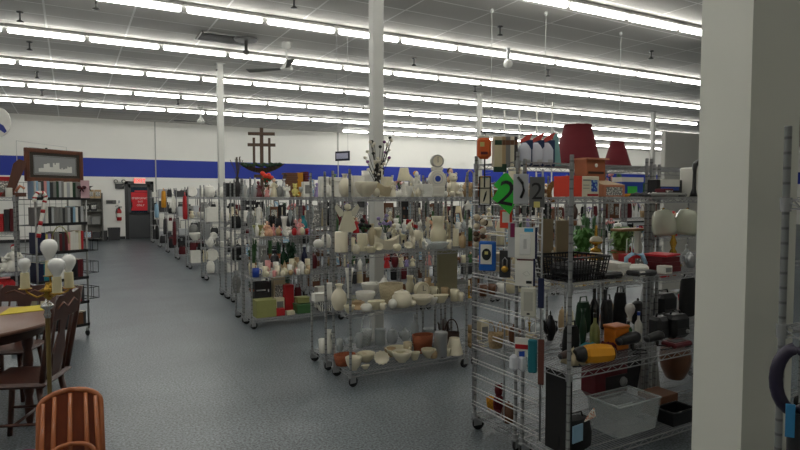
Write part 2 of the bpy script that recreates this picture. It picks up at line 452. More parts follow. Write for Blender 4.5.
# ---------------------------------------------------------------- things on the ceiling
def sprinkler(px, py, lab, drop=.16):
    p = atZ(px, py, HT - drop / 2)
    t = thing('sprinkler', lab, 'sprinkler', (p.x, p.y, HT))
    obj('pipe', MB().lathe([(.05, 0), (.05, -.015), (.014, -.02), (.014, -drop + .04)][::-1], 8), mat((70, 70, 68), .4, .5), t)
    obj('deflector', MB().lathe([(.012, -drop), (.05, -drop + .005), (.05, -drop + .012), (.012, -drop + .04)], 10), mat((60, 60, 58), .4, .5), t)
sp = [(20, 17, 'nearest on the left, below the first light row'), (29.5, 46, 'below the second light row at the far left'), (37, 75, 'below the third light row at the far left'),
      (42, 93, 'above the last light rows at the far left'), (96, 4, 'at the top left between two light rows'), (218, 67, 'left of the ceiling fan'), (294, 3, 'at the top, above the first light row'),
      (414, 62, 'right of the thick column, below the first light row'), (500, 31, 'centre right, left of the second wire hanger'), (475, 89, 'above the far column'),
      (548, 73, 'below the globe camera, to its right'), (651, 55, 'right part of the ceiling, above the red lampshades'), (363, 108, 'near the thick column on the far ceiling'), (178, 102, 'far left part, above the blue band')]
for px, py, w in sp: sprinkler(px, py, 'dark sprinkler head on the ceiling, ' + w)
# ceiling fan
def fan(px, py, lab, rot):
  p = atZ(px, py, HT)
  fn = thing('ceiling_fan', lab, 'fan', (p.x, p.y, HT))
  FW = mat((206, 206, 200), .4)
  obj('canopy', MB().lathe([(.05, -.14), (.09, -.11), (.09, -.01), (.08, 0)], 12), FW, fn)
  obj('rod', MB().lathe([(.018, -.42), (.018, -.12)], 8), FW, fn)
  obj('motor', MB().lathe([(.03, -.56), (.1, -.54), (.12, -.5), (.09, -.44), (.04, -.38), (.03, -.34)], 14), FW, fn)
  for k in range(3):
    M = Matrix.Rotation(k * 2 * PI / 3 + rot, 4, 'Z') @ Matrix.Translation((0, 0, -.5)) @ Matrix.Rotation(.2, 4, 'X')
    obj('blade', MB().add([(.12, -.04, 0), (.8, -.075, 0), (.8, .075, 0), (.12, .04, 0), (.12, -.04, .01), (.8, -.075, .01), (.8, .075, .01), (.12, .04, .01)],
        [(0, 3, 2, 1), (4, 5, 6, 7), (0, 1, 5, 4), (1, 2, 6, 5), (2, 3, 7, 6), (3, 0, 4, 7)], M=M), mat((120, 120, 116), .5), fn)
fan(286.5, 42, 'white three-blade ceiling fan nearest the thick column', .3)
fan(200.5, 106, 'far small white ceiling fan left of the middle white column', 1.0)
# air vents and diffuser
p = atZ(224, 38, HT)
av = thing('air_vent', 'dark square air return vent in the ceiling left of the fan', 'vent', (p.x, p.y, HT))
obj('frame', MB().box(-.45, .45, -.3, -.27, -.02, 0).box(-.45, .45, .27, .3, -.02, 0).box(-.45, -.42, -.3, .3, -.02, 0).box(.42, .45, -.3, .3, -.02, 0), mat((120, 120, 116), .5), av)
g = MB()
for k in range(9): g.box(-.42, .42, -.25 + k * .06, -.235 + k * .06, -.015, -.001)
obj('grille', g, mat((40, 40, 40), .5), av)
p = atZ(246, 38, HT)
df = thing('ceiling_speaker', 'round dark ceiling fixture on a short stem between vent and fan', 'ceiling fixture', (p.x, p.y, HT))
obj('disc', MB().lathe([(.2, -.05), (.22, -.02), (.12, 0)], 16), mat((70, 70, 68), .5), df)
obj('stem', MB().lathe([(.05, -.3), (.06, -.24), (.03, -.22), (.03, -.04)], 10), mat((60, 60, 58), .5), df)
# globe camera
p = atZ(508, 64, 4.2)
gc = thing('security_camera', 'white globe security camera under the ceiling, above the hanging bottle packs', 'camera', (p.x, p.y, HT))
obj('mount', MB().lathe([(.03, -.22), (.03, -.02), (.07, 0)], 10), mat('silver', .4), gc)
obj('dome', MB().ball((0, 0, -.3), .09), mat((206, 206, 200), .3), gc)
# thin suspension rods
for px, y0, y1, w in ((492, 9, 120, 'left'), (546, 12, 105, 'middle'), (621, 32, 110, 'right')):
    p = atZ(px, y0, HT); zb = CAM.z + (197 - y1) * depth_of(p) / F
    t = thing('suspension_wire', 'thin wire with a small clip hanging from the ceiling, ' + w + ' of three', 'hanging wire', (p.x, p.y, HT), 0, 'thin wires hanging from the ceiling')
    obj('wire', MB().tube([(0, 0, 0), (0, 0, zb - HT)], .004, 4), mat((180, 180, 176), .4, .3), t)
    obj('clip', MB().lathe([(.02, -.06), (.03, -.03), (.02, 0)], 8), mat((200, 200, 196), .4), t)
# hanging aisle sign
p = atD(342.5, 156, 10.4)
sg = thing('hanging_sign', 'small dark blue hanging sign with a pale printed panel, left of the column', 'sign', p, .0)
sg.rotation_euler = (0, 0, -YAW - .55)
obj('board', MB().box(-.16, .16, -.01, .01, -.085, .085, bev=.004), mat((14, 16, 40), .4), sg)
obj('printed_panel', MB().box(-.13, .13, -.014, -.01, -.05, .05), mat((196, 196, 210), .6, style='stripes', col2=(140, 140, 176), scale=3), sg)
for s_ in (-.12, .12): obj('cord', MB().tube([(s_, 0, .085), (s_, 0, HT - p.z)], .0025, 4), mat((150, 150, 150), .5), sg)
# oval banner at the top left
p = atD(-1, 122, 8.4)
bn = thing('oval_hanging_sign', 'white oval sign with a blue swoosh hanging at the far left', 'sign', p, -YAW + .3)
ov = [(.15 * math.cos(a) * 1.0, .21 * math.sin(a)) for a in [2 * PI * i / 28 for i in range(28)]]
obj('panel', MB().prism(ov, -.015, .015), mat((214, 212, 204), .4), bn)
sw = [(-.13, .0), (-.02, .0), (.06, -.05), (.1, -.13), (.07, -.16), (.02, -.12), (-.05, -.08), (-.13, -.07)]
obj('blue_swoosh', MB().prism(sw, -.019, -.015), mat((24, 44, 130), .4), bn)
obj('cord', MB().tube([(0, 0, .21), (0, 0, HT - p.z)], .003, 4), mat((150, 150, 150), .5), bn)
# ---------------------------------------------------------------- wire racks on casters
STEEL = mat((164, 165, 166), .34, .5, 'plain')
POSTM = mat((164, 165, 164), .32, .5, 'steel', col2=(124, 124, 124))
RUB = mat((16, 16, 17), .6)
_RC = {}
def shelf_mesh(W, D):
    k = ('shelf', W, D)
    if k in _RC: return _RC[k]
    m = MB(); hw, hd = W / 2 - .012, D / 2 - .012
    for s in (-1, 1):
        for z in (-.004, -.034): m.tube([(-hw, s * hd, z), (hw, s * hd, z)], .004, 4)
        for z in (-.004, -.034): m.tube([(s * hw, -hd, z), (s * hw, hd, z)], .0032, 4)
        n = int(W / .05)
        m.tube([(-hw + 2 * hw * i / n, s * hd, -.004 if i % 2 else -.034) for i in range(n + 1)], .0024, 4)
        n = int(D / .05)
        m.tube([(s * hw, -hd + 2 * hd * i / n, -.004 if i % 2 else -.034) for i in range(n + 1)], .0024, 4)
    n = int(W / .027)
    for i in range(1, n): 
        x = -hw + 2 * hw * i / n
        m.tube([(x, -hd, -.0025), (x, hd, -.0025)], .0019, 4)
    for y in (-hd * .5, 0, hd * .5): m.tube([(-hw, y, -.008), (hw, y, -.008)], .003, 4)
    for sx in (-1, 1):
        for sy in (-1, 1): m.lathe([(.0165, -.042), (.0185, .004)], 10, (sx * (hw), sy * (hd), 0))
    me = m.mesh('shelf', STEEL); _RC[k] = me; return me
def post_mesh(h, z0=.1):
    k = ('post', h, z0)
    if k in _RC: return _RC[k]
    m = MB().lathe([(.0115, z0), (.0115, h - .004), (.012, h - .003), (.009, h)], 10)
    me = m.mesh('post', POSTM); _RC[k] = me; return me
def caster_meshes():
    if 'c' in _RC: return _RC['c']
    f = MB().lathe([(.007, .075), (.02, .085), (.02, .094), (.008, .1), (.008, .112)], 8)
    f.box(-.018, -.014, -.045, .012, .036, .086).box(.014, .018, -.045, .012, .036, .086).box(-.016, .016, -.02, .02, .08, .086)
    w = MB().lathe([(.016, -.012), (.038, -.012), (.043, -.006), (.043, .006), (.038, .012), (.016, .012)], 14, M=Matrix.Translation((0, -.028, .043)) @ Matrix.Rotation(PI / 2, 4, 'Y'))
    _RC['c'] = (f.mesh('caster', STEEL), w.mesh('wheel', RUB)); return _RC['c']
def rack(x0, y0, label, W=1.22, D=.38, shelves=(.12, .62, 1.12, 1.6), h=1.83, rz=0.0, name='wire_rack', group=None, casters=True):
    t = thing(name, label, 'wire rack', (x0 + W / 2, y0 + D / 2, 0), rz, group)
    pm = post_mesh(h, .1 if casters else 0)
    cf, cw = caster_meshes(); k = 0
    for sx in (-1, 1):
        for sy in (-1, 1):
            l = (sx * (W / 2 - .012), sy * (D / 2 - .012), 0)
            put('post', pm, t, l)
            if casters:
                c = put('caster', cf, t, l, -sx * PI / 2 + [.2, -.15, .1, -.2][k]); put('wheel', cw, c)
            k += 1
    for z in shelves: put('shelf', shelf_mesh(W, D), t, (0, 0, z - .001))
    return t

# ---------------------------------------------------------------- goods
def P_(prof, w, h): return [(max(1e-5, r * w / 2), z * h) for r, z in prof]
VASES = dict(
    slender=[(.5, 0), (.56, .03), (.5, .1), (.72, .35), (.8, .5), (.62, .68), (.36, .8), (.34, .9), (.56, 1), (.5, .985), (.28, .9)],
    bulbous=[(.5, 0), (.62, .04), (.9, .22), (1, .42), (.9, .62), (.5, .78), (.36, .84), (.4, .93), (.54, 1), (.46, .98), (.3, .84)],
    flared=[(.5, 0), (.54, .04), (.4, .14), (.44, .3), (.6, .55), (.78, .8), (1, 1), (.92, .98), (.7, .78), (.4, .4)],
    straight=[(.8, 0), (.86, .02), (.9, .3), (.92, .7), (.96, .94), (1, 1), (.9, 1), (.84, .9), (.8, .1)],
    pedestal=[(.62, 0), (.64, .06), (.3, .14), (.24, .3), (.4, .4), (.8, .55), (.95, .78), (1, 1), (.9, .98), (.7, .6)])
GLASSY = ('clear',)
def cmat(col, rough=.3, style='plain', **k):
    if col == 'clear': return mat('clear', .12, 0, 'glass')
    if col == 'silver': return mat('silver', .3, .7)
    if col == 'gold': return mat('gold', .28, .85)
    return mat(col, rough, 0, style, **k)

def b_vase(w, h, col, st):
    st = st if st in VASES else 'bulbous'
    return [('body', MB().lathe(P_(VASES[st], w, h), 18, flute=.04 if st == 'flared' else 0, nfl=8), cmat(col))]
def b_bowl(w, h, col, st):
    return [('body', MB().lathe(P_([(.4, 0), (.42, .06), (.7, .3), (.9, .65), (1, .97), (.97, 1), (.86, .68), (.6, .32), (1e-5, .2)], w, h), 20, flute=.03 if st == 'scalloped' else 0, nfl=10), cmat(col))]
def b_dish(w, h, col, st):
    return [('body', MB().lathe(P_([(.5, 0), (.55, .1), (.85, .6), (1, .95), (.98, 1), (.8, .7), (1e-5, .3)], w, h), 20, sx=1, sy=.6), cmat(col))]
def b_plate(w, h, col, st):
    M = Matrix.Translation((0, .04, h / 2)) @ Matrix.Rotation(PI / 2 - .22, 4, 'X')
    return [('plate', MB().lathe([(.25 * h, -.004), (.36 * h, 0), (.5 * h, .014), (.49 * h, .018), (.34 * h, .008), (1e-5, .005)], 20, M=M), cmat(col)),
            ('stand', MB().tube([(-.2 * h, -.02, 0), (-.2 * h, .0, .1 * h), (-.2 * h, .09, .02)], .003, 4).tube([(.2 * h, -.02, 0), (.2 * h, .0, .1 * h), (.2 * h, .09, .02)], .003, 4), mat('black', .4))]
def handle(w, h, r, x):
    return MB().tube([(x, 0, h * .8), (x + r * .7, 0, h * .83), (x + r, 0, h * .6), (x + r * .8, 0, h * .35), (x - .002, 0, h * .22)], max(.003, h * .045), 6)
def b_mug(w, h, col, st):
    q = w * .76
    return [('body', MB().lathe(P_([(.8, 0), (.92, .04), (.95, .5), (1, 1), (.93, .99), (.88, .2), (1e-5, .12)], q, h), 16, (-w * .12, 0, 0)), cmat(col)),
            ('handle', handle(w, h, w * .24, q / 2 - w * .13), cmat(col))]
def b_jug(w, h, col, st):
    q = w * .8
    return [('body', MB().lathe(P_([(.7, 0), (.82, .04), (1, .3), (.95, .52), (.68, .6), (.66, .8), (.82, 1), (.74, .98), (.6, .8)], q, h), 16, (-w * .1, 0, 0)), cmat(col)),
            ('handle', handle(w, h, w * .26, q / 2 * .8 - w * .1), cmat(col))]
def b_teapot(w, h, col, st):
    q = w * .62
    return [('body', MB().lathe(P_([(.5, 0), (.6, .05), (.95, .25), (1, .42), (.8, .65), (.45, .74)], q, h), 18), cmat(col)),
            ('lid', MB().lathe(P_([(.5, .73), (.4, .82), (.12, .86), (.14, .93), (.02, 1)], q, h), 14), cmat(col)),
            ('handle', MB().tube([(q * .42, 0, h * .6), (q * .75, 0, h * .62), (q * .8, 0, h * .35), (q * .46, 0, h * .2)], h * .04, 6), cmat(col)),
            ('spout', MB().tube([(-q * .42, 0, h * .3), (-q * .62, 0, h * .4), (-q * .7, 0, h * .62), (-q * .82, 0, h * .7)], [h * .09, h * .06, h * .045, h * .035], 8), cmat(col))]
def b_jar(w, h, col, st):
    return [('body', MB().lathe(P_([(.7, 0), (.8, .03), (1, .25), (1, .6), (.74, .76)], w, h), 18), cmat(col)),
            ('lid', MB().lathe(P_([(.8, .76), (.8, .8), (.5, .88), (.14, .9), (.2, .96), (.04, 1)], w, h), 16), cmat(col))]
def b_figure(w, h, col, st):      # robed figurine with head, hair and arms
    hair = {'doll': 'brown', 'angel': 'gold', 'santa': 'red', 'lady': 'darkbrown'}.get(st, 'cream')
    skin = mat((224, 184, 158), .5) if st in ('doll', 'santa', 'lady', 'angel') and col != 'white' else cmat(col)
    r = w / 2; out = []
    body = MB().lathe([(r * .95, 0), (r, h * .03), (r * .85, h * .2), (r * .55, h * .42), (r * .4, h * .5), (r * .55, h * .62), (r * .5, h * .7), (r * .2, h * .76), (r * .16, h * .8)], 14, sy=.8)
    for s in (-1, 1): body.tube([(s * r * .5, 0, h * .67), (s * r * .85, -r * .3, h * .52), (s * r * .25, -r * .8, h * .5)], [r * .2, r * .17, r * .12], 6)
    out.append(('body', body, cmat(col)))
    out.append(('head', MB().ball((0, -r * .04, h * .87), h * .095, h * .1, h * .115, 12, 8).ball((0, -h * .105, h * .86), h * .018, seg=6, rings=4), skin))
    hm = mat(hair if hair != 'gold' else 'mustard', .6) if st in ('doll', 'santa', 'lady', 'angel') else cmat(col)
    out.append(('hair' if st != 'santa' else 'hat', MB().ball((0, h * .018, h * .895), h * .11, h * .1, h * (.105 if st != 'santa' else .13), 12, 8), hm))
    if st == 'angel':
        for s in (-1, 1):
            out.append(('wing', MB().prism([(s * r * .1, h * .5), (s * r * .7, h * .42), (s * r * 1.25, h * .6), (s * r * 1.2, h * .86), (s * r * .8, h * .8), (s * r * .3, h * .72)][::s], r * .38, r * .5), cmat(col)))
    return out
def b_animal(w, h, col, st):      # four-legged animal figurine facing left
    l = w; m = MB()
    m.ball((l * .05, 0, h * .48), l * .34, l * .17, h * .2)
    for sx in (-.17, .26):
        for sy in (-1, 1): m.tube([(l * sx, sy * l * .09, h * .42), (l * (sx + .02), sy * l * .09, h * .2), (l * sx, sy * l * .09, 0)], [l * .08, l * .045, l * .05], 7)
    m.tube([(-l * .2, 0, h * .52), (-l * .3, 0, h * .76)], [l * .13, l * .09], 8)
    m.ball((-l * .34, 0, h * .82), l * .13, l * .1, h * .13).ball((-l * .45, 0, h * .77), l * .07, l * .06, h * .07)
    for sy in (-1, 1): m.tube([(-l * .3, sy * l * .05, h * .88), (-l * .27, sy * l * .09, h * .99)], [l * .045, l * .012], 6)
    m.tube([(l * .36, 0, h * .52), (l * .46, 0, h * .62), (l * .48, 0, h * .44)], [l * .04, l * .03, l * .02], 6)
    out = [('body', m, cmat(col))]
    if st == 'ram': out.append(('horn', MB().tube([(-l * .3, 0, h * .9), (-l * .22, 0, h * 1.0), (-l * .12, 0, h * .92), (-l * .16, 0, h * .78)], [l * .05, l * .045, l * .03, l * .015], 7), cmat(col)))
    return out
def b_teddy(w, h, col, st):
    m = MB(); r = w / 2
    m.ball((0, 0, h * .34), r * .78, r * .66, h * .32)
    for s in (-1, 1):
        m.tube([(s * r * .35, -r * .1, h * .14), (s * r * .62, -r * .9, h * .12)], [r * .34, r * .28], 8).ball((s * r * .64, -r * .95, h * .13), r * .27, r * .2, r * .3)
        m.tube([(s * r * .55, 0, h * .52), (s * r * .9, -r * .35, h * .34)], [r * .24, r * .2], 8)
    hd = MB().ball((0, -r * .05, h * .76), r * .6, r * .52, h * .19).ball((0, -r * .5, h * .71), r * .25, r * .2, h * .07)
    for s in (-1, 1): hd.ball((s * r * .48, 0, h * .92), r * .2, r * .1, r * .2)
    eyes = MB()
    for s in (-1, 1): eyes.ball((s * r * .22, -r * .5, h * .8), r * .06, seg=6, rings=4)
    return [('body', m, mat(col, .85)), ('head', hd, mat(col, .85)), ('eyes', eyes, mat('black', .2))]
def b_bottle(w, h, col, st):
    return [('body', MB().lathe(P_([(.9, 0), (1, .03), (1, .5), (.85, .62), (.36, .74), (.32, .88)], w, h), 14), cmat(col, .15) if col == 'clear' else cmat(col, .15)),
            ('cap', MB().lathe(P_([(.38, .88), (.4, .89), (.4, .99), (.34, 1)], w, h), 10), mat({'clear': 'silver', 'white': 'blue'}.get(col, 'black'), .4))]
def b_glass(w, h, col, st):
    return [('body', MB().lathe(P_([(.7, 0), (.72, .02), (.16, .05), (.12, .4), (.5, .5), (.95, .72), (.9, 1), (.85, 1), (.88, .72), (.4, .53)], w, h), 14), mat('clear', .12, 0, 'glass'))]
def b_tumbler(w, h, col, st):
    return [('body', MB().lathe(P_([(.8, 0), (.82, .02), (1, 1), (.92, 1), (.75, .08), (1e-5, .06)], w, h), 14), cmat(col, .15))]
def b_candlestick(w, h, col, st):
    return [('stick', MB().lathe(P_([(1, 0), (1, .03), (.5, .07), (.22, .14), (.4, .2), (.2, .28), (.2, .5), (.4, .56), (.2, .6), (.5, .66), (.5, .69)], w, h), 12), cmat(col)),
            ('candle', MB().lathe(P_([(.28, .69), (.28, .97), (.1, 1)], w, h), 10), mat('ivory', .5))]
def b_candle(w, h, col, st):
    return [('wax', MB().lathe(P_([(1, 0), (1, .95), (.9, .97), (.3, .94), (1e-5, .94)], w, h), 16), mat(col, .5)),
            ('wick', MB().lathe([(.002, h * .94), (.002, h)], 5), mat('black', .6))]
def b_box(w, h, col, st, d=None):
    d = d or min(.3, max(.05, w * .8))
    out = [('carton', MB().box(-w / 2, w / 2, -d / 2, d / 2, 0, h, bev=.003), mat(col, .6) if st != 'zebra' else mat('white', .6, 0, 'stripes', col2='black'))]
    if st == 'lidded': out.append(('lid', MB().box(-w / 2 - .006, w / 2 + .006, -d / 2 - .006, d / 2 + .006, h * .8, h + .004, bev=.003), mat(col, .5)))
    elif st == 'labelled':
        out.append(('label_panel', MB().box(-w * .36, w * .36, -d / 2 - .002, -d / 2, h * .22, h * .78), mat('white' if col not in ('white', 'cream', 'ivory') else 'grey', .6, 0, 'pattern', col2='grey', scale=2)))
    return out
def b_tin(w, h, col, st):
    return [('can', MB().lathe(P_([(.96, 0), (1, .02), (1, .9)], w, h), 18), cmat(col)), ('lid', MB().lathe(P_([(1.03, .88), (1.03, .97), (.97, 1)], w, h), 18), cmat(col))]
def b_basket(w, h, col, st):
    hb = h if st != 'handled' else h * .5
    out = [('basket_body', MB().lathe(P_([(.72, 0), (.8, .05), (.92, .5), (1, 1), (.94, 1), (.84, .5), (.7, .1), (1e-5, .08)], w, hb), 20, sy=.72), mat(col, .8, 0, 'weave', scale=.9))]
    if st == 'handled': out.append(('handle', MB().tube([(math.cos(a) * w * .46, 0, hb * .9 + math.sin(a) * (h - hb)) for a in [PI * i / 10 for i in range(11)]], .006, 6), mat(col, .8)))
    return out
def b_shade(w, h, col, st):
    return [('shade', MB().lathe([(w / 2, 0), (w * .495, h * .04), (w * .38, h * .5), (w * .28, h), (w * .27, h), (w * .37, h * .5), (w * .485, .001)], 24, cap=False), mat(col, .8))]
def b_tshade(w, h, col, st):      # table lamp with shade
    return [('base', MB().lathe([(w * .25, 0), (w * .26, h * .03), (w * .1, h * .08), (w * .2, h * .25), (w * .14, h * .42), (w * .04, h * .5), (w * .035, h * .62)], 14), cmat('gold' if st == 'brass' else 'white')),
            ('shade', MB().lathe([(w / 2, h * .55), (w * .3, h), (w * .28, h), (w * .48, h * .56)], 20, cap=False), mat(col, .8))]
def b_frame(w, h, col, st):
    M = Matrix.Translation((0, .02, 0)) @ Matrix.Rotation(-.18, 4, 'X'); t = min(w, h) * .13
    f = MB().box(-w / 2, w / 2, -.008, .008, 0, t, M).box(-w / 2, w / 2, -.008, .008, h - t, h, M).box(-w / 2, -w / 2 + t, -.008, .008, t, h - t, M).box(w / 2 - t, w / 2, -.008, .008, t, h - t, M)
    return [('frame', f, mat(col, .5)), ('picture', MB().box(-w / 2 + t, w / 2 - t, -.002, .004, t, h - t, M), mat('white', .5, 0, 'pattern', col2='lightblue')),
            ('easel_back', MB().box(-.015, .015, .006, .01, 0, h * .7, Matrix.Translation((0, .02 + .0 + h * .2, 0)) @ Matrix.Rotation(.12, 4, 'X')), mat('black', .6))]
def b_flowers(w, h, col, st):
    r = random.Random(int(w * 1e4) + int(h * 1e4)); v = MB().lathe(P_(VASES['slender'], w * .3, h * .38), 12)
    s = MB(); b = MB(); lf = MB()
    for i in range(9):
        a = r.random() * 2 * PI; q = w * .5 * r.uniform(.25, 1)
        tip = Vector((q * math.cos(a), q * math.sin(a) * .7, h * r.uniform(.62, .97)))
        s.tube([(0, 0, h * .3), tip * .45 + Vector((0, 0, h * .2)), tip], .003, 4)
        b.ball(tip, w * .14, w * .12, w * .12, 7, 5)
        lf.ball(tip * .7 + Vector((0, 0, h * .12)), w * .09, w * .04, w * .06, 6, 4)
    return [('vase', v, cmat('white')), ('stems', s, mat('darkgreen', .6)), ('blooms', b, mat(col, .7)), ('leaves', lf, mat('green', .6))]
def b_plant(w, h, col, st):
    r = random.Random(int(w * 1e4) + 3); lf = MB()
    for i in range(110):
        a = r.random() * 2 * PI; q = w * .5 * r.uniform(.5, 1); zz = h * r.uniform(.22, 1)
        c, s_ = math.cos(a), math.sin(a)
        p0 = Vector((c * .01, s_ * .01, h * .2)); p1 = Vector((c * q * .55, s_ * q * .55, zz)); p2 = Vector((c * q, s_ * q, zz * .82))
        n = Vector((-s_, c, 0)) * w * .05
        lf.add([p0, p1 - n, p2, p1 + n], [(0, 1, 2, 3)])
    return [('pot', MB().lathe(P_([(.7, 0), (1, .28), (.9, .28), (.1, .24)], w * .5, h), 14), mat('terracotta', .7)), ('foliage', lf, mat(col, .6))]
def b_bookstack(w, h, col, st):
    m = MB(); n = max(2, int(h / .025)); hh = h / n; r = random.Random(int(w * 999))
    for i in range(n): m.box(-w / 2 + r.uniform(0, .02), w / 2 - r.uniform(0, .02), -.08, .08, i * hh, (i + 1) * hh - .002)
    return [('body', m, mat(col, .6))]
def b_book(w, h, col, st):
    return [('cover', MB().box(-w / 2, w / 2, -.08, .08, 0, h, bev=.002), mat(col, .5)), ('pages', MB().box(-w / 2 + .003, w / 2 - .003, -.078, .082, .004, h - .003 + .004), mat('ivory', .8))]
def b_clock(w, h, col, st):
    M = Matrix.Rotation(PI / 2, 4, 'X')
    return [('case', MB().lathe([(w * .5, -.02), (w * .5, .02), (w * .4, .03), (w * .38, .018)], 22, M=Matrix.Translation((0, 0, h - w * .5)) @ M).box(-w * .4, w * .4, -.03, .03, 0, h - w * .8, bev=.006), cmat(col)),
            ('dial', MB().lathe([(w * .38, .018), (w * .38, .021)], 20, M=Matrix.Translation((0, 0, h - w * .5)) @ M), mat('ivory', .5)),
            ('hands', MB().box(-.002, .002, -.026, -.023, h - w * .5, h - w * .2).box(-.002, w * .2, -.026, -.023, h - w * .5 - .002, h - w * .5 + .002), mat('black', .4))]
def b_egg(w, h, col, st): return [('body', MB().ball((0, 0, h / 2), w / 2, w / 2, h / 2, 16, 10), cmat(col))]
def b_shell(w, h, col, st):
    M = Matrix.Translation((0, .02, h * .5)) @ Matrix.Rotation(PI / 2 - .5, 4, 'X')
    return [('body', MB().lathe([(w * .1, -.02), (w * .3, 0), (w * .5, .03), (w * .48, .036), (w * .28, .012), (1e-5, .008)], 24, M=M, flute=.07, nfl=12, sy=h / w), cmat(col))]
def b_boat(w, h, col, st):        # gondola-shaped planter with upswept ends
    m = MB(); n = 10; vs = []
    for i in range(n + 1):
        t = -1 + 2 * i / n; x = t * w / 2; zt = h * (.62 + .38 * abs(t) ** 2.2); hw = w * .2 * (1 - abs(t) ** 2.5) + .004; zb = h * .3 * abs(t) ** 2
        vs += [(x, -hw, zt), (x, -hw * .6, zb), (x, hw * .6, zb), (x, hw, zt), (x, hw * .75, zt - .004), (x, 0, zb + h * .2), (x, -hw * .75, zt - .004)]
    fs = []
    for i in range(n):
        for k in range(7):
            q = (k + 1) % 7; fs.append((i * 7 + k, (i + 1) * 7 + k, (i + 1) * 7 + q, i * 7 + q))
    fs.append(tuple(range(7))); fs.append(tuple(n * 7 + k for k in range(6, -1, -1)))
    m.add(vs, fs, False); return [('body', m, cmat(col))]
def b_cloth(w, h, col, st):
    m = MB(); r = random.Random(int(w * 1e5) + int(h * 1e4)); n = 9; vs = []
    for j in range(n):
        for i in range(n):
            u = -1 + 2 * i / (n - 1); v = -1 + 2 * j / (n - 1); e = max(abs(u), abs(v))
            z = h * (1 - e ** 4) * r.uniform(.55, 1) if e < .99 else 0
            vs.append((u * w / 2, v * min(w, .36) / 2, z))
    fs = [(j * n + i, j * n + i + 1, (j + 1) * n + i + 1, (j + 1) * n + i) for j in range(n - 1) for i in range(n - 1)]
    fs.append(tuple(range(n)) [::-1] + tuple(j * n for j in range(1, n)) + tuple((n - 1) * n + i for i in range(1, n)) + tuple(j * n + n - 1 for j in range(n - 2, 0, -1)))
    m.add(vs, fs, True); return [('body', m, mat(col, .9))]
def b_bag(w, h, col, st):
    return [('pouch', MB().lathe(P_([(.8, 0), (.98, .06), (1, .4), (.86, .75), (.7, .86)], w, h), 16, sy=.45), mat(col, .7)),
            ('straps', MB().tube([(-w * .25, 0, h * .84), (-w * .2, 0, h * 1.0), (w * .2, 0, h * 1.0), (w * .25, 0, h * .84)], .006, 5), mat(col, .6))]
def b_bin(w, h, col, st):
    d = w * .62; m = MB(); t = .006
    def q(f): return f
    vo = [(-w * .44, -d * .42, 0), (w * .44, -d * .42, 0), (w * .44, d * .42, 0), (-w * .44, d * .42, 0), (-w / 2, -d / 2, h), (w / 2, -d / 2, h), (w / 2, d / 2, h), (-w / 2, d / 2, h)]
    vi = [(x * .95, y * .95, z + (t if z == 0 else 0)) for x, y, z in vo]
    fs = [(3, 2, 1, 0), (0, 1, 5, 4), (1, 2, 6, 5), (2, 3, 7, 6), (3, 0, 4, 7), (8, 9, 10, 11), (8, 12, 13, 9), (9, 13, 14, 10), (10, 14, 15, 11), (11, 15, 12, 8), (4, 5, 13, 12), (5, 6, 14, 13), (6, 7, 15, 14), (7, 4, 12, 15)]
    m.add(vo + vi, fs)
    rim = MB().tube([(-w / 2, -d / 2, h), (w / 2, -d / 2, h), (w / 2, d / 2, h), (-w / 2, d / 2, h)], .006, 5, closed=True)
    return [('tub', m, (mat('clear', .12, 0, 'glass', scale=2.0) if col == 'clear' else cmat(col)) if st != 'mesh' else mat(col, .5, 0, 'weave', col2='charcoal', scale=.7)), ('rim', rim, cmat(col))]
def b_appliance(w, h, col, st):   # small boxy appliance
    d = w * .7
    return [('casing', MB().box(-w / 2, w / 2, -d / 2, d / 2, 0, h * .9, bev=min(w, h) * .15), mat(col, .3)),
            ('control_panel', MB().box(-w * .35, w * .35, -d / 2 - .004, -d / 2 + .001, h * .15, h * .4, bev=.001), mat('charcoal', .3)),
            ('dial', MB().lathe([(h * .08, 0), (h * .07, .015), (1e-5, .016)], 10, M=Matrix.Translation((w * .2, -d / 2 - .003, h * .28)) @ Matrix.Rotation(PI / 2, 4, 'X')), mat('silver', .3)),
            ('handle', MB().tube([(-w * .3, 0, h * .88), (-w * .25, 0, h), (w * .25, 0, h), (w * .3, 0, h * .88)], .007, 6), mat('black', .4))]
def b_device(w, h, col, st):      # flat device lying down with keys and cord
    d = w * .6
    return [('casing', MB().box(-w / 2, w / 2, -d / 2, d / 2, 0, h, bev=h * .3), mat(col, .35)),
            ('keypad', MB().box(-w * .32, w * .3, -d * .3, d * .25, h, h + .003), mat('grey' if col in ('black', 'charcoal') else 'charcoal', .5, 0, 'weave', scale=.5)),
            ('cord', MB().tube([(w * .4, d * .3, h * .5), (w * .52, d * .2, h * .5), (w * .5, -d * .3, .006), (w * .3, -d * .56, .006), (0, -d * .58, .006)], .004, 5), mat('black', .5))]
def b_dryer(w, h, col, st):       # hair dryer lying on its side / standing on its nozzle
    b = MB().tube([(-w * .45, 0, h * .6), (-w * .3, 0, h * .62), (0, 0, h * .66), (w * .28, 0, h * .68), (w * .4, 0, h * .68)], [h * .2, h * .24, h * .3, h * .31, h * .22], 12)
    g = MB().tube([(w * .1, 0, h * .5), (w * .16, 0, h * .2), (w * .12, 0, h * .09)], [h * .12, h * .1, h * .09], 8)
    n = MB().tube([(-w * .5, 0, h * .59), (-w * .42, 0, h * .6)], [h * .2, h * .2], 12)
    c = MB().tube([(w * .12, 0, h * .06), (w * .3, -.02, .008), (w * .45, -.06, .008), (w * .2, -.1, .008), (-w * .3, -.08, .008)], .005, 5)
    return [('barrel', b, mat(col, .35)), ('grip', g, mat(col, .35)), ('nozzle', n, mat('charcoal', .4)), ('cord', c, mat('black', .5))]
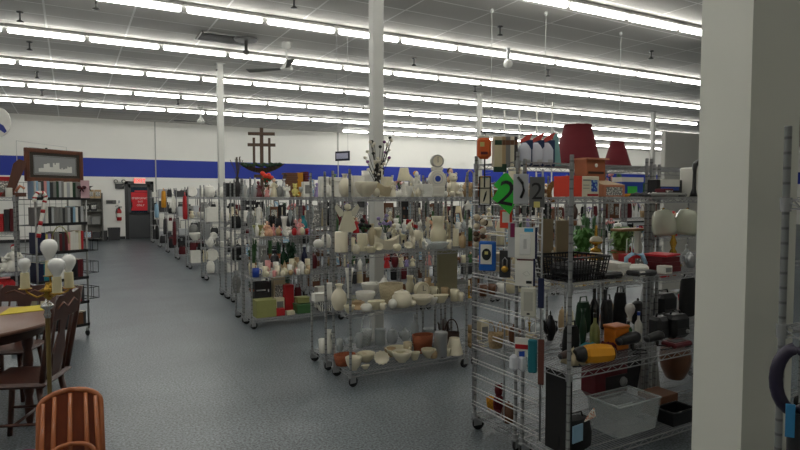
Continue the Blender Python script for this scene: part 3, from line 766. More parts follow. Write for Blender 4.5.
def b_crate(w, h, col, st):
    d = w * .8; m = MB()
    for z in (0.0, .35, .7):
        z0 = z * h; z1 = z0 + h * .24
        m.box(-w / 2, w / 2, -d / 2, -d / 2 + .008, z0, z1).box(-w / 2, w / 2, d / 2 - .008, d / 2, z0, z1).box(-w / 2, -w / 2 + .008, -d / 2, d / 2, z0, z1).box(w / 2 - .008, w / 2, -d / 2, d / 2, z0, z1)
    m.box(-w / 2, w / 2, -d / 2, d / 2, 0, .006)
    for sx in (-1, 1):
        for sy in (-1, 1): m.box(sx * w / 2 - .012, sx * w / 2 + .012, sy * d / 2 - .012, sy * d / 2 + .012, 0, h)
    return [('body', m, mat(col, .6))]
KIND = dict(vase=(b_vase, 'vase', 'vase'), bowl=(b_bowl, 'bowl', 'bowl'), dish=(b_dish, 'oval dish', 'dish'), plate=(b_plate, 'standing plate', 'plate'), mug=(b_mug, 'mug', 'mug'),
    jug=(b_jug, 'jug', 'jug'), teapot=(b_teapot, 'teapot', 'teapot'), jar=(b_jar, 'lidded jar', 'jar'), figurine=(b_figure, 'figurine', 'figurine'), animal_figurine=(b_animal, 'animal figurine', 'figurine'),
    teddy=(b_teddy, 'seated toy bear', 'toy'), bottle=(b_bottle, 'bottle', 'bottle'), wine_glass=(b_glass, 'stemmed glass', 'glass'), tumbler=(b_tumbler, 'tumbler', 'glass'),
    candlestick=(b_candlestick, 'candlestick', 'candlestick'), candle=(b_candle, 'pillar candle', 'candle'), box=(b_box, 'box', 'box'), tin=(b_tin, 'tin', 'tin'), basket=(b_basket, 'basket', 'basket'),
    lampshade=(b_shade, 'lampshade', 'lampshade'), table_lamp=(b_tshade, 'table lamp', 'lamp'), picture_frame=(b_frame, 'picture frame', 'picture frame'), flower_vase=(b_flowers, 'bunch of artificial flowers', 'flowers'),
    potted_plant=(b_plant, 'leafy plant', 'plant'), book_stack=(b_bookstack, 'stack of books', 'books'), book=(b_book, 'upright book', 'book'), clock=(b_clock, 'clock', 'clock'), egg=(b_egg, 'egg ornament', 'ornament'),
    shell_dish=(b_shell, 'shell dish', 'dish'), boat_planter=(b_boat, 'boat planter', 'planter'), cloth=(b_cloth, 'folded cloth', 'cloth'), bag=(b_bag, 'bag', 'bag'), bin=(b_bin, 'open bin', 'bin'),
    appliance=(b_appliance, 'boxy appliance', 'appliance'), device=(b_device, 'corded device', 'device'), hair_dryer=(b_dryer, 'hair dryer', 'hair dryer'), crate=(b_crate, 'slatted crate', 'crate'))
AUTO = []       # (object, adj, noun, context, x)
USED = set()
def adjective(kind, w, h, st):
    if kind == 'vase': return st if st else 'bulbous'
    if kind in ('bowl', 'basket') and st: return st
    if kind == 'figurine': return {'doll': 'doll', 'angel': 'winged', 'santa': 'red-hatted', 'lady': 'dark-haired'}.get(st, 'robed')
    if kind == 'box': return {'lidded': 'lidded', 'labelled': 'labelled', 'zebra': 'zebra-striped'}.get(st, 'plain')
    r = h / max(w, .01)
    return 'tall' if r > 1.5 else ('squat' if r < .75 else 'small')
NI = [0]; KEEP = []
def item(kind, col, x, y, z, w, h, ctx=None, st=None, rz=0.0, label=None, name=None, noun=None, cat=None, group=None):
    NI[0] += 1
    if NI[0] in HIDDEN: return None        # wholly behind other things
    fn, dn, dc = KIND[kind]
    parts = fn(w, h, col, st)
    nm = name or {'figurine': 'figurine'}.get(kind, kind)
    if len(parts) == 1:
        o = obj(nm, parts[0][1], parts[0][2], None, (x, y, z + .0015), rz)
    else:
        o = bpy.data.objects.new(nm, None); COL.objects.link(o); o.empty_display_size = .05
        o.location = (x, y, z + .0015); o.rotation_euler = (0, 0, rz)
        for pn, mb, mm in parts: obj(pn, mb, mm, o)
    o['category'] = cat or dc; KEEP.append((NI[0], o))
    if group: o['group'] = group
    if label: o['label'] = label; USED.add(label)
    else:
        a = adjective(kind, w, h, st); cw = WORD.get(col, col)
        if kind == 'wine_glass': cw = 'clear'
        AUTO.append((o, cw, a, noun or dn, ctx, Vector((x, y, z))))
    return o
def pxitem(kind, col, px, wpx, hpx, Y, z, ctx=None, st=None, **k):
    p = atY(px, 197, Y); s = depth_of((p.x, Y, z)) / F
    return item(kind, col, p.x, Y, z, wpx * s, hpx * s, ctx, st, **k)
def finish_labels():
    by = {}
    for r in AUTO: by.setdefault(r[4], []).append(r)
    for ctx, rs in by.items():
        rs.sort(key=lambda r: r[5].x)
        cn = {}
        for r in rs: cn.setdefault((r[1], r[2], r[3]), []).append(r)
        for i, r in enumerate(rs):
            base = '%s %s %s' % (r[2], r[1], r[3]) if r[2] not in ('doll',) else '%s %s doll figurine' % ('small', r[1])
            base = base.replace('zebra-striped white', 'zebra-striped')
            k = (r[1], r[2], r[3])
            cands = []
            if len(cn[k]) == 1: cands.append('%s on %s' % (base, ctx))
            nb = [rs[j] for j in (i - 1, i + 1) if 0 <= j < len(rs)]
            L_ = rs[i - 1] if i > 0 else None; R_ = rs[i + 1] if i + 1 < len(rs) else None
            if L_ is None: cands.append('%s at the left end of %s' % (base, ctx))
            if R_ is None: cands.append('%s at the right end of %s' % (base, ctx))
            if L_ is not None: cands.append('%s right of %s %s on %s' % (base, L_[1], L_[3], ctx))
            if R_ is not None: cands.append('%s left of %s %s on %s' % (base, R_[1], R_[3], ctx))
            if L_ is not None and R_ is not None: cands.append('%s between %s %s and %s %s, %s' % (base, L_[1], L_[3], R_[1], R_[3], ctx))
            j = cn[k].index(r)
            words = ['first', 'second', 'third', 'fourth', 'fifth', 'sixth', 'seventh', 'eighth', 'ninth', 'tenth', 'eleventh', 'twelfth', 'thirteenth', 'fourteenth', 'fifteenth', 'sixteenth']
            cands.append('%s from left, %s, %s' % (words[min(j, 15)], base, ctx.replace('the ', '')))
            done = False
            for c in cands:
                if c not in USED and 4 <= len(c.split()) <= 16:
                    r[0]['label'] = c; USED.add(c); done = True; break
            if not done:
                print('DUPLABEL', cands[-1]); c = cands[-1]; r[0]['label'] = ' '.join(c.split()[:16]); USED.add(r[0]['label'])

def fill(x0, x1, y, z, ctx, kinds, hmax=.3, hmin=.08, gap=.015, seed=0, wr=(.07, .15)):
    r = random.Random(seed * 131 + int(x0 * 10) + int(y * 100) + int(z * 7)); x = x0 + r.uniform(.01, .05)
    while True:
        kind, col, st = r.choice(kinds)
        w = r.uniform(*wr); h = r.uniform(hmin, hmax)
        if kind in ('bowl', 'dish'): w *= 1.2; h = min(h, w * .6)
        if kind in ('mug',): w = min(w, .11); h = min(h, w * 1.0)
        if kind in ('animal_figurine', 'teapot', 'shell_dish', 'boat_planter'): h = min(h, w * 1.1)
        if kind in ('bottle', 'wine_glass', 'candlestick', 'vase', 'figurine'): w = min(w, h * .62)
        if kind in ('figurine', ) and st == 'angel': w = w * .8
        if kind == 'cloth': h = min(h, .08); w = max(w, .16)
        if kind == 'book': w = min(w, .045)
        if kind in ('device', 'hair_dryer'): w = max(w, .16); h = min(h, .05 if kind == 'device' else .14)
        if x + w > x1: break
        item(kind, col, x + w / 2, y + r.uniform(-.02, .02), z, w * .96, h, ctx, st)
        x += w + r.uniform(0.004, gap)
# ================================================================= RACKS, centre
Z1, Z2, Z3, Z4 = .12, .62, 1.12, 1.6
AX = 2.0
rack(AX, 4.37, 'wire rack on casters holding white ceramics, nearest the aisle in front of the column')
rack(AX, 4.91, 'wire rack on casters backing directly onto the front white ceramics rack')
rack(AX + 1.27, 4.37, 'wire rack on casters right of the white ceramics rack, behind the hanging packages')
rack(AX + 1.27, 4.91, 'wire rack behind the hanging packages, second from the front')
rack(AX + 2.54, 4.36, 'wire rack seen through the nearest right rack, behind the green leaves')
rack(AX + 3.81, 4.36, 'wire rack seen through the nearest right rack, behind the glass lampshades')
CX = 'top shelf of white ceramics rack'
YA, YA2, YR = 4.46, 4.63, 5.1
def A(*a, **k): return pxitem(*a, **k)
# --- top shelf
A('box', 'white', 323.5, 9, 20, YR, Z4, CX, st='plain'); A('box', 'white', 335, 13, 19, YR, Z4, CX, st='lidded')
A('vase', 'ivory', 345, 13, 23, YA2, Z4, label='cream shell-shaped vase with rounded top on the ceramics rack, beside its left post', st='bulbous')
A('box', 'white', 357, 12, 21, YA2, Z4, label='upright white box behind the fluted cream planter on the ceramics rack')
A('bowl', 'ivory', 366, 23, 15, YA, Z4, label='wide fluted cream planter on the top shelf, left of the boat planter', st='scalloped')
A('vase', 'white', 366, 9, 26, YR, Z4, label='tall white pedestal vase behind the cream planter, just left of the flowers', st='pedestal')
A('boat_planter', 'beige', 386, 22, 16, YA, Z4, label='beige boat-shaped planter with upswept ends below the dark-twigged flowers')
A('candlestick', 'cream', 382, 6, 28, YA2, Z4, CX); A('box', 'cream', 388, 8, 20, YR, Z4, CX, st='plain')
A('cloth', 'white', 396, 12, 7, YA, Z4, CX)
A('table_lamp', 'cream', 404, 14, 29, YA2, Z4, label='small cream lamp with a hat-like shade on the top shelf, left of the winged figurine')
A('flower_vase', 'pink', 399, 10, 20, YR, Z4, label='small vase of pink flowers on the back of the ceramics rack, behind the cream lamp')
A('figurine', 'white', 416, 10, 26, YA2, Z4, label='white winged figurine between the cream lamp and the tower clock', st='angel')
A('book_stack', 'white', 423, 12, 13, YA, Z4, label='white stack of boxes and booklets left of the tower clock'); A('figurine', 'cream', 411, 7, 14, YA, Z4, CX)
A('jar', 'white', 429, 8, 14, YA2, Z4, CX)
A('teddy', 'ivory', 453, 15, 25, YA, Z4, label='cream seated bear figurine right of the tower clock')
A('figurine', 'tan', 450, 10, 29, YR, Z4, label='tan figurine with dark hair standing behind the cream bear', st='lady')
A('teapot', 'tan', 464, 12, 14, YA2, Z4, CX); A('jar', 'brown', 468, 8, 17, YR, Z4, CX)
A('egg', 'white', 446, 4, 6, 4.42, Z4, CX)
# tower clock
p = atY(437, 197, YA2); s = depth_of((p.x, YA2, 1.6)) / F
ck = thing('tower_clock', 'white tower-shaped clock with a small round dial on top and blue dot', 'clock', (p.x, YA2, Z4 + .002), -YAW * .6)
W_ = mat((206, 203, 192), .45)
M9 = Matrix.Rotation(PI / 2, 4, 'X')
obj('base', MB().box(-8 * s, 8 * s, -.05, .05, 0, 3 * s, bev=.004).box(-7 * s, 7 * s, -.04, .04, 3 * s, 10 * s, bev=.004), W_, ck)
obj('round_body', MB().lathe([(8.6 * s, -.035), (9 * s, -.02), (9 * s, .02), (8.4 * s, .035)], 26, M=Matrix.Translation((0, 0, 17 * s)) @ M9, sy=1.12), W_, ck)
obj('blue_rosette', MB().lathe([(3 * s, .035), (2.6 * s, .04)], 16, M=Matrix.Translation((0, 0, 18 * s)) @ M9), mat('blue', .4), ck)
obj('rosette_ring', MB().lathe([(5.4 * s, .034), (5.4 * s, .038), (4.6 * s, .038), (4.6 * s, .034)], 20, M=Matrix.Translation((0, 0, 18 * s)) @ M9), mat('silver', .4), ck)
obj('neck', MB().box(-5.5 * s, 5.5 * s, -.03, .03, 26 * s, 30 * s, bev=.004), W_, ck)
obj('dial_case', MB().lathe([(6.4 * s, -.03), (6.6 * s, 0), (6.4 * s, .03), (5.2 * s, .036), (5 * s, .028)], 24, M=Matrix.Translation((0, 0, 35.5 * s)) @ M9), mat((168, 167, 160), .4), ck)
obj('dial', MB().lathe([(5.1 * s, .026), (5.1 * s, .03)], 20, M=Matrix.Translation((0, 0, 35.5 * s)) @ M9), mat('ivory', .4), ck)
obj('clock_hands', MB().box(-.2 * s, .2 * s, -.034, -.031, 35 * s, 39.4 * s).box(-.25 * s, .25 * s, -.034, -.031, 34 * s, 36 * s), mat('black', .4), ck)
# dark twigs with blossoms
p = atY(378, 197, YA2 + .05)
fv = thing('flower_arrangement', 'dark twigs with white and purple blossoms in a dark vase before the column', 'flowers', (p.x, YA2 + .05, Z4 + .002))
r = random.Random(5)
obj('vase', MB().lathe(P_(VASES['slender'], 7 * s, 20 * s), 12), mat((48, 44, 40), .4), fv)
tw = MB(); bw = MB(); bp_ = MB(); lf = MB()
for i in range(26):
    dx = r.uniform(-12, 14); hz = r.uniform(30, 57) - abs(dx) * .5 + (7 if dx > 8 else 0)
    tip = Vector((dx * s, r.uniform(-.05, .05), hz * s)); mid = Vector((dx * .35 * s, tip.y * .5, hz * .55 * s))
    tw.tube([(0, 0, 16 * s), mid, tip], .0026, 4)
    (bw if i % 3 else (bp_ if i % 2 else lf)).ball(tip, 1.8 * s, 1.6 * s, 1.5 * s, 7, 5)
    lf.ball(mid + Vector((.01, 0, .02)), 1.4 * s, .8 * s, 1.7 * s, 6, 4)
    if i % 2: bw.ball(mid + Vector((-.012, 0, .05)), 1.5 * s, seg=7, rings=5)
obj('twigs', tw, mat((34, 28, 26), .7), fv); obj('white_blossoms', bw, mat((208, 202, 184), .7), fv)
obj('purple_blossoms', bp_, mat((110, 60, 110), .7), fv); obj('dark_leaves', lf, mat((34, 38, 32), .7), fv)
for px, w, h, kd, c in ((328, 7, 13, 'jar', 'white'), (376, 8, 9, 'egg', 'ivory'), (393, 7, 16, 'figurine', 'ivory'), (409, 8, 11, 'bowl', 'white'), (418, 9, 10, 'teapot', 'ivory'), (461, 6, 12, 'figurine', 'white')):
    A(kd, c, px, w, h, 4.43 if px != 328 else YR - .06, Z4, CX)
# --- second shelf
CX = 'second shelf of white ceramics rack'
A('candle', 'ivory', 341, 13, 21, YA2, Z3, label='wide cream cylinder vase on the second shelf under the hanging angel')
A('candle', 'cream', 362, 10, 18, YA2, Z3, CX); A('tumbler', 'cream', 352, 6, 14, YA2, Z3, CX)
A('dish', 'cream', 371, 15, 6, YA, Z3, CX); A('boat_planter', 'ivory', 387, 28, 15, YA2, Z3, CX)
A('figurine', 'cream', 394, 8, 21, YR, Z3, CX); A('shell_dish', 'ivory', 408, 10, 8, YA, Z3, CX)
A('animal_figurine', 'ivory', 416, 22, 27, YA2, Z3, label='cream ram figurine with curled horn, left of the cream jug', st='ram')
A('animal_figurine', 'cream', 403, 10, 15, YR, Z3, CX)
A('jug', 'cream', 440, 21, 31, YA2, Z3, label='large cream jug with a handle standing in a glass dish')
A('dish', 'clear', 437, 30, 7, YA, Z3, label='clear glass dish in front of the large cream jug')
A('candle', 'cream', 456, 6, 18, YA2, Z3, CX); A('mug', 'tan', 462, 7, 10, YA2, Z3, CX); A('jar', 'clear', 427, 10, 12, YA, Z3, CX)
A('figurine', 'white', 420, 6, 22, YR, Z3, CX)
for px, w, h, kd, c in ((356, 7, 10, 'jar', 'ivory'), (378, 11, 9, 'shell_dish', 'cream'), (397, 9, 8, 'egg', 'cream'), (427, 9, 12, 'animal_figurine', 'white'), (450, 7, 9, 'mug', 'ivory'), (463, 8, 16, 'vase', 'tan')):
    A(kd, c, px, w, h, 4.43, Z3, CX)
for px, w, h, kd, c in ((372, 9, 22, 'vase', 'beige'), (428, 10, 26, 'candlestick', 'ivory'), (451, 11, 20, 'jar', 'beige')): A(kd, c, px, w, h, YR, Z3, 'second shelf of the rack behind white ceramics')
# --- third shelf
CX = 'third shelf of white ceramics rack'
A('vase', 'ivory', 338.5, 16, 26, YA2 - .03, Z2, label='round cream vase at the left end of the third shelf, beside the post', st='bulbous')
A('vase', 'white', 349, 9, 30, YR, Z2, CX, st='flared'); A('bowl', 'white', 365, 20, 15, YA2, Z2, CX)
A('teapot', 'white', 384, 18, 20, YR, Z2, CX); A('shell_dish', 'tan', 357, 18, 11, 4.44, Z2, label='tan shell and flower dish at the front left of the third shelf')
A('bowl', 'white', 371, 20, 13, YR, Z2, CX); A('dish', 'cream', 376, 19, 9, YA, Z2, CX)
A('basket', 'beige', 391, 26, 20, YA2 + .04, Z2, label='broad beige basket behind the white egg ornament on the third shelf')
A('jar', 'ivory', 402, 20, 18, YA, Z2, label='rounded cream jar with lid behind and right of the white egg')
A('egg', 'white', 392.5, 9, 10, 4.42, Z2, label='white egg ornament at the front edge of the third shelf')
A('clock', 'cream', 422, 17, 19, YA2, Z2, label='round cream flower-rimmed clock on the third shelf')
A('mug', 'cream', 435, 10, 13, YA2, Z2, CX); A('mug', 'tan', 446, 10, 11, YA2, Z2, CX); A('mug', 'cream', 456, 11, 12, YA, Z2, CX)
A('bowl', 'ivory', 422, 24, 9, YA, Z2, CX); A('dish', 'cream', 441, 18, 8, YA, Z2, CX); A('tumbler', 'tan', 428, 7, 13, YR, Z2, CX)
p = atY(444, 275, 4.78)
tag(obj('backing_board', MB().box(-.115, .115, -.008, .008, 0, .47), mat((138, 132, 104), .7), None, (p.x, 4.722, Z2 + .002)), 'flat olive-tan board standing at the back of the third shelf', 'board')
for px, w, h, kd, c in ((349, 11, 8, 'bowl', 'cream'), (366, 12, 9, 'jar', 'white'), (383, 9, 7, 'mug', 'ivory'), (412, 9, 7, 'egg', 'ivory'), (433, 10, 7, 'bowl', 'white'), (462, 7, 9, 'mug', 'ivory')):
    A(kd, c, px, w, h, 4.425, Z2, CX)
# --- bottom shelf
CX = 'bottom shelf of white ceramics rack'
A('basket', 'terracotta', 344, 23, 11, YA2, Z1, CX)
A('bowl', 'ivory', 353, 17, 13, YA, Z1, CX); A('bowl', 'cream', 366, 18, 9, YA2, Z1, CX)
A('shell_dish', 'ivory', 381, 17, 14, YA - .02, Z1, label='ribbed cream shell plate leaning at the front of the bottom shelf')
A('bowl', 'cream', 398, 26, 9, YA2, Z1, CX, st='shallow'); A('bowl', 'ivory', 402, 20, 11, YA, Z1, CX, st='deep')
A('dish', 'cream', 415, 12, 8, YA, Z1, CX); A('basket', 'terracotta', 423, 23, 18, YA2 + .02, Z1, CX); A('bowl', 'cream', 429, 15, 9, YA, Z1, CX, st='scalloped')
A('tin', 'silver', 441.5, 13, 24, YA, Z1, label='tall grey metal canister on the bottom shelf, left of the cream lampshade')
A('lampshade', 'ivory', 455, 18, 16, YA, Z1, label='small cream lampshade at the right end of the bottom shelf')
A('basket', 'darkbrown', 452, 18, 30, YA2 + .03, Z1, CX, st='handled')
A('dish', 'ivory', 365, 9, 4, YA - .03, Z1, CX)
for px, w, h, kd, c in ((361, 12, 8, 'bowl', 'beige'), (390, 12, 9, 'bowl', 'tan'), (409, 12, 12, 'mug', 'beige'), (434, 8, 9, 'jar', 'tan'), (449, 7, 8, 'mug', 'cream')):
    A(kd, c, px, w, h, 4.425 if px in (434, 449) else YA2 + .03, Z1, CX)
CX = 'bottom shelf of the rack behind white ceramics'
A('tumbler', 'white', 321.5, 8, 14, YR, Z1, CX); A('jug', 'white', 329, 8, 24, YR - .05, Z1, CX); A('mug', 'clear', 340, 9, 12, YR, Z1, CX)
A('wine_glass', 'clear', 350, 6, 12, YR, Z1, CX); A('tumbler', 'clear', 359, 8, 15, YR, Z1, CX); A('basket', 'clear', 366, 12, 34, YR + .03, Z1, CX, st='handled')
A('vase', 'clear', 380, 12, 16, YR, Z1, CX, st='straight'); A('jar', 'clear', 392, 11, 16, YR, Z1, CX); A('teapot', 'clear', 405, 16, 15, YR, Z1, CX)
A('bottle', 'clear', 415, 8, 26, YR, Z1, CX); A('bowl', 'clear', 430, 14, 9, YR, Z1, CX); A('teapot', 'darkbrown', 445, 16, 20, YR, Z1, CX)
CX = 'third shelf of the rack behind white ceramics'
A('box', 'white', 318, 12, 8, YR, Z2, CX, st='plain'); A('vase', 'white', 330, 8, 17, YR, Z2, CX, st='straight'); A('mug', 'cream', 399, 9, 10, YR, Z2, CX); A('jug', 'cream', 411, 11, 17, YR, Z2, CX)
CX = 'second shelf of the rack behind white ceramics'
A('egg', 'white', 318, 10, 9, YR, Z3, CX); A('jar', 'white', 326, 10, 15, YR, Z3, CX); A('vase', 'cream', 378, 8, 18, YR, Z3, CX, st='pedestal')
A('flower_vase', 'lavender', 385, 16, 30, YR + .06, Z3, CX); A('flower_vase', 'black', 364, 17, 28, YR + .02, Z3, CX); A('flower_vase', 'red', 410, 14, 24, YR + .06, Z3, CX)
# hanging angel, hanging star
p = atY(347.5, 217, 4.34)
an = thing('hanging_angel', 'cream paper angel ornament hanging from the top shelf near the front post', 'ornament', (p.x, 4.34, p.z), -.15)
s = depth_of(p) / F
IV = mat((208, 202, 176), .7)
obj('gown', MB().prism([(-9 * s, -13 * s), (-4.5 * s, -15 * s), (4.5 * s, -15 * s), (9 * s, -12 * s), (3 * s, 6 * s), (-3 * s, 6 * s)], -.012, .012), IV, an)
obj('head', MB().ball((0, 0, 10 * s), 3.4 * s, .016, 3.6 * s), IV, an)
for sg in (-1, 1):
    obj('wing', MB().prism([(sg * 2 * s, 3 * s), (sg * 8 * s, 0), (sg * 13 * s, 9 * s), (sg * 11 * s, 13 * s), (sg * 6 * s, 8 * s)][::sg], .004, .014), mat((190, 186, 166), .7), an)
obj('cord', MB().tube([(0, 0, 13 * s), (0, 0, 1.56 - p.z)], .0015, 4), mat('white', .7), an)
p = atY(468, 206, 4.33)
st_ = []
for i in range(10):
    a = PI / 2 + i * PI / 5; q = .05 if i % 2 == 0 else .028; st_.append((q * math.cos(a), q * math.sin(a)))
sr = thing('hanging_star', 'small white star ornament hanging at the right end of the ceramics rack', 'ornament', p)
obj('star_body', MB().prism(st_, -.01, .01), mat('white', .7), sr)
obj('cord', MB().tube([(0, 0, .045), (0, 0, 1.57 - p.z)], .0015, 4), mat('white', .7), sr)

# --- racks right of A
DOLL = [('figurine', c, s) for c in ('pink', 'white', 'peach', 'cream', 'red', 'lavender', 'green') for s in ('doll', 'angel')]
MIX = [('jar', 'tan', None), ('mug', 'brown', None), ('teddy', 'tan', None), ('animal_figurine', 'brown', None), ('basket', 'tan', 'handled'), ('vase', 'green', 'slender'), ('figurine', 'cream', 'lady'),
       ('bottle', 'clear', None), ('box', 'cream', 'labelled'), ('picture_frame', 'gold', None), ('mug', 'white', None), ('jar', 'cream', None), ('vase', 'terracotta', 'bulbous'), ('candlestick', 'gold', None)]
for (x0, nm, sd) in ((AX + 1.27, 'the rack behind the hanging packages', 3), (AX + 2.54, 'the rack behind the green leaves', 4), (AX + 3.81, 'the rack behind the glass lampshades', 5)):
    for z, zn in ((Z4, 'top shelf of '), (Z3, 'second shelf of '), (Z2, 'third shelf of '), (Z1, 'bottom shelf of ')):
        kk = MIX if z != Z3 else MIX + [('potted_plant', 'green', None)] * 4
        if sd == 4 and z in (Z3, Z4): kk = [('potted_plant', 'green', None)] * 3 + [('wine_glass', 'clear', None), ('flower_vase', 'pink', None), ('jar', 'white', None)]
        if sd == 5: kk = [('wine_glass', 'clear', None), ('flower_vase', 'red', None), ('flower_vase', 'pink', None), ('potted_plant', 'green', None), ('jar', 'clear', None), ('box', 'red', 'labelled'), ('figurine', 'red', 'santa')]
        fill(x0 + .02, x0 + 1.2, 4.36 + .2, z, zn + nm, kk, .3, .12, seed=sd)

# ================================================================= row B: figurines
BX = 1.86; YB1, YB2, YBR = 7.0, 7.18, 7.48
BL = ['figurine rack in the middle, its yellow-green box on the bottom shelf', 'second figurine rack of its row, holding the zebra box', 'third rack in the figurine row, seen through the ceramics rack',
      'fourth rack in the figurine row, left of the hanging packages', 'fifth rack in the figurine row, seen through the packages']
for i in range(5):
    rack(BX + 1.25 * i, 6.9, 'wire rack: ' + BL[i])
    if i < 4: rack(BX + 1.25 * i, 7.315, 'wire rack backing onto the ' + ['first figurine rack', 'second figurine rack', 'third figurine rack', 'fourth figurine rack'][i])
CX = 'top shelf of figurine rack'
def Bq(*a, **k): return pxitem(*a, **k)
for q, (px, h, c) in enumerate(((245, 17, 'clear'), (250.5, 14, 'clear'), (255, 19, 'clear'))): Bq('bottle', c, px, 5.4, h, YB1 + .04 * (q % 2), Z4, CX)
Bq('flower_vase', 'coral', 266, 18, 25, YB2, Z4, label='red and pink artificial flowers on top of the figurine rack')
Bq('figurine', 'maroon', 258.5, 9, 16, YB1, Z4, label='dark maroon robed figurine on top of the figurine rack, before the red flowers')
Bq('figurine', 'pink', 267, 5.5, 10, YB1, Z4, CX, st='doll'); Bq('figurine', 'cream', 274, 8, 19, YB1 + .03, Z4, CX, st='doll'); Bq('jar', 'grey', 280, 6.5, 12, YB1, Z4, CX)
Bq('figurine', 'white', 287, 6.5, 13, YB1, Z4, CX, st='angel'); Bq('teddy', 'yellow', 295, 7.5, 14, YB1, Z4, CX); Bq('box', 'white', 307, 9, 15, YB1, Z4, CX, st='labelled')
Bq('book_stack', 'brown', 290, 13, 24, YBR, Z4, CX); Bq('box', 'mustard', 299, 7, 24, YBR, Z4, CX, st='plain'); Bq('book_stack', 'maroon', 305, 6, 25, YBR, Z4, CX)
Bq('wine_glass', 'clear', 301, 5, 10, YB1, Z4, CX); Bq('vase', 'silver', 284, 6, 18, YB2, Z4, CX, st='slender'); Bq('figurine', 'lavender', 317, 6, 14, YB1, Z4, CX)
Bq('vase', 'clear', 262, 6, 20, YBR, Z4, CX, st='slender'); Bq('picture_frame', 'silver', 312, 8, 18, YBR, Z4, CX)
CX = 'second shelf of figurine rack'
Bq('bottle', 'clear', 251, 5, 14, YB1, Z3, CX); Bq('vase', 'white', 256.5, 6, 13, YB1, Z3, CX, st='slender')
Bq('figurine', 'peach', 266.5, 9, 15, YB1, Z3, CX, st='doll'); Bq('figurine', 'pink', 273, 5.5, 12, YB1 + .06, Z3, CX, st='doll'); Bq('figurine', 'red', 279, 5.5, 10, YB1, Z3, CX, st='doll'); Bq('teddy', 'white', 288.5, 9, 9, YB1, Z3, CX)
Bq('figurine', 'pink', 300, 9, 16, YB1, Z3, label='pink doll figurine with a red hat on the second shelf of the figurine rack', st='santa'); Bq('mug', 'red', 307.5, 5.5, 6, YB1, Z3, CX)
Bq('potted_plant', 'black', 272, 13, 20, YB2 + .03, Z3, CX); Bq('dish', 'lime', 259, 15, 10, YB2, Z3, CX); Bq('vase', 'white', 284, 7, 18, YB2, Z3, CX, st='flared')
Bq('vase', 'teal', 303, 9, 18, YB2 + .05, Z3, CX, st='bulbous'); Bq('figurine', 'darkbrown', 294, 5, 12, YB1 + .05, Z3, CX); Bq('figurine', 'grey', 314, 6, 12, YB1, Z3, CX)
for k, px in enumerate((249, 255, 261, 268, 275, 282, 290, 297, 305, 312)): Bq('candlestick' if k % 3 else 'wine_glass', 'silver', px, 4, 26 if k % 2 else 22, YBR, Z3, CX)
CX = 'third shelf of figurine rack'
cc = ['cream', 'white', 'ivory', 'cream', 'white', 'pink', 'white', 'tan', 'cream', 'white']
kk = ['mug', 'figurine', 'mug', 'jar', 'mug', 'teapot', 'mug', 'mug', 'teddy', 'mug']
for k in range(8): Bq(kk[k], cc[k], 265 + k * 6.2, 6.6, 8.5 if k % 2 else 10.5, YB1 - .02, Z2, CX)
for k in range(8): Bq(kk[-k - 1], cc[(k + 3) % 10], 252 + k * 8, 7.4, 12 + (k % 3), YB2, Z2, CX)
Bq('mug', 'blue', 256, 10, 9, YB1, Z2, CX)
for k in range(6): Bq(('egg', 'mug', 'jar')[k % 3], ('cream', 'pink', 'ivory', 'tan', 'white', 'beige')[k], 266 + k * 8, 5, 6, 6.94, Z2, CX)
for k in range(7): Bq(('figurine', 'jar', 'egg')[k % 3], ('ivory', 'peach', 'tan', 'white', 'red', 'cream', 'lavender')[k], 262 + k * 8, 5, 8, 6.94, Z3, CX)
Bq('bottle', 'darkgreen', 283, 7, 26, YBR, Z2, CX); Bq('potted_plant', 'darkgreen', 290, 22, 28, YBR, Z2, CX); Bq('vase', 'navy', 304, 8, 22, YBR, Z2, CX, st='slender'); Bq('potted_plant', 'green', 253, 12, 34, YBR, Z2, CX)
Bq('vase', 'grey', 264, 9, 22, YBR, Z2, CX); Bq('candle', 'tan', 296, 5, 15, YB2 + .06, Z2, CX); Bq('jar', 'charcoal', 274, 10, 18, YBR, Z2, CX); Bq('jar', 'maroon', 313, 8, 16, YBR, Z2, CX)
CX = 'bottom shelf of figurine rack'
Bq('box', 'lime', 263, 20, 17, YB1 + .05, Z1, label='large yellow-green box on the bottom shelf of the figurine rack')
Bq('box', 'red', 278.5, 9, 7, YB1, Z1, CX, st='plain'); Bq('box', 'cream', 278, 9, 15, YB2, Z1, CX, st='labelled'); Bq('box', 'red', 287.5, 9, 27, YB2, Z1, CX, st='plain')
Bq('box', 'green', 302, 16, 9, YB1 + .04, Z1, CX, st='lidded'); Bq('box', 'cream', 289, 8, 4, YB1 - .02, Z1, CX, st='plain'); Bq('crate', 'charcoal', 260, 15, 30, YBR, Z1, CX); Bq('box', 'beige', 277, 12, 31, YBR, Z1, CX, st='labelled')
item('box', 'lime', atY(302, 300, YB1 + .04).x, YB1 + .04, Z1 + .13, .155, .07, CX, st='lidded')
Bq('bag', 'maroon', 297, 8, 22, YBR, Z1, CX)
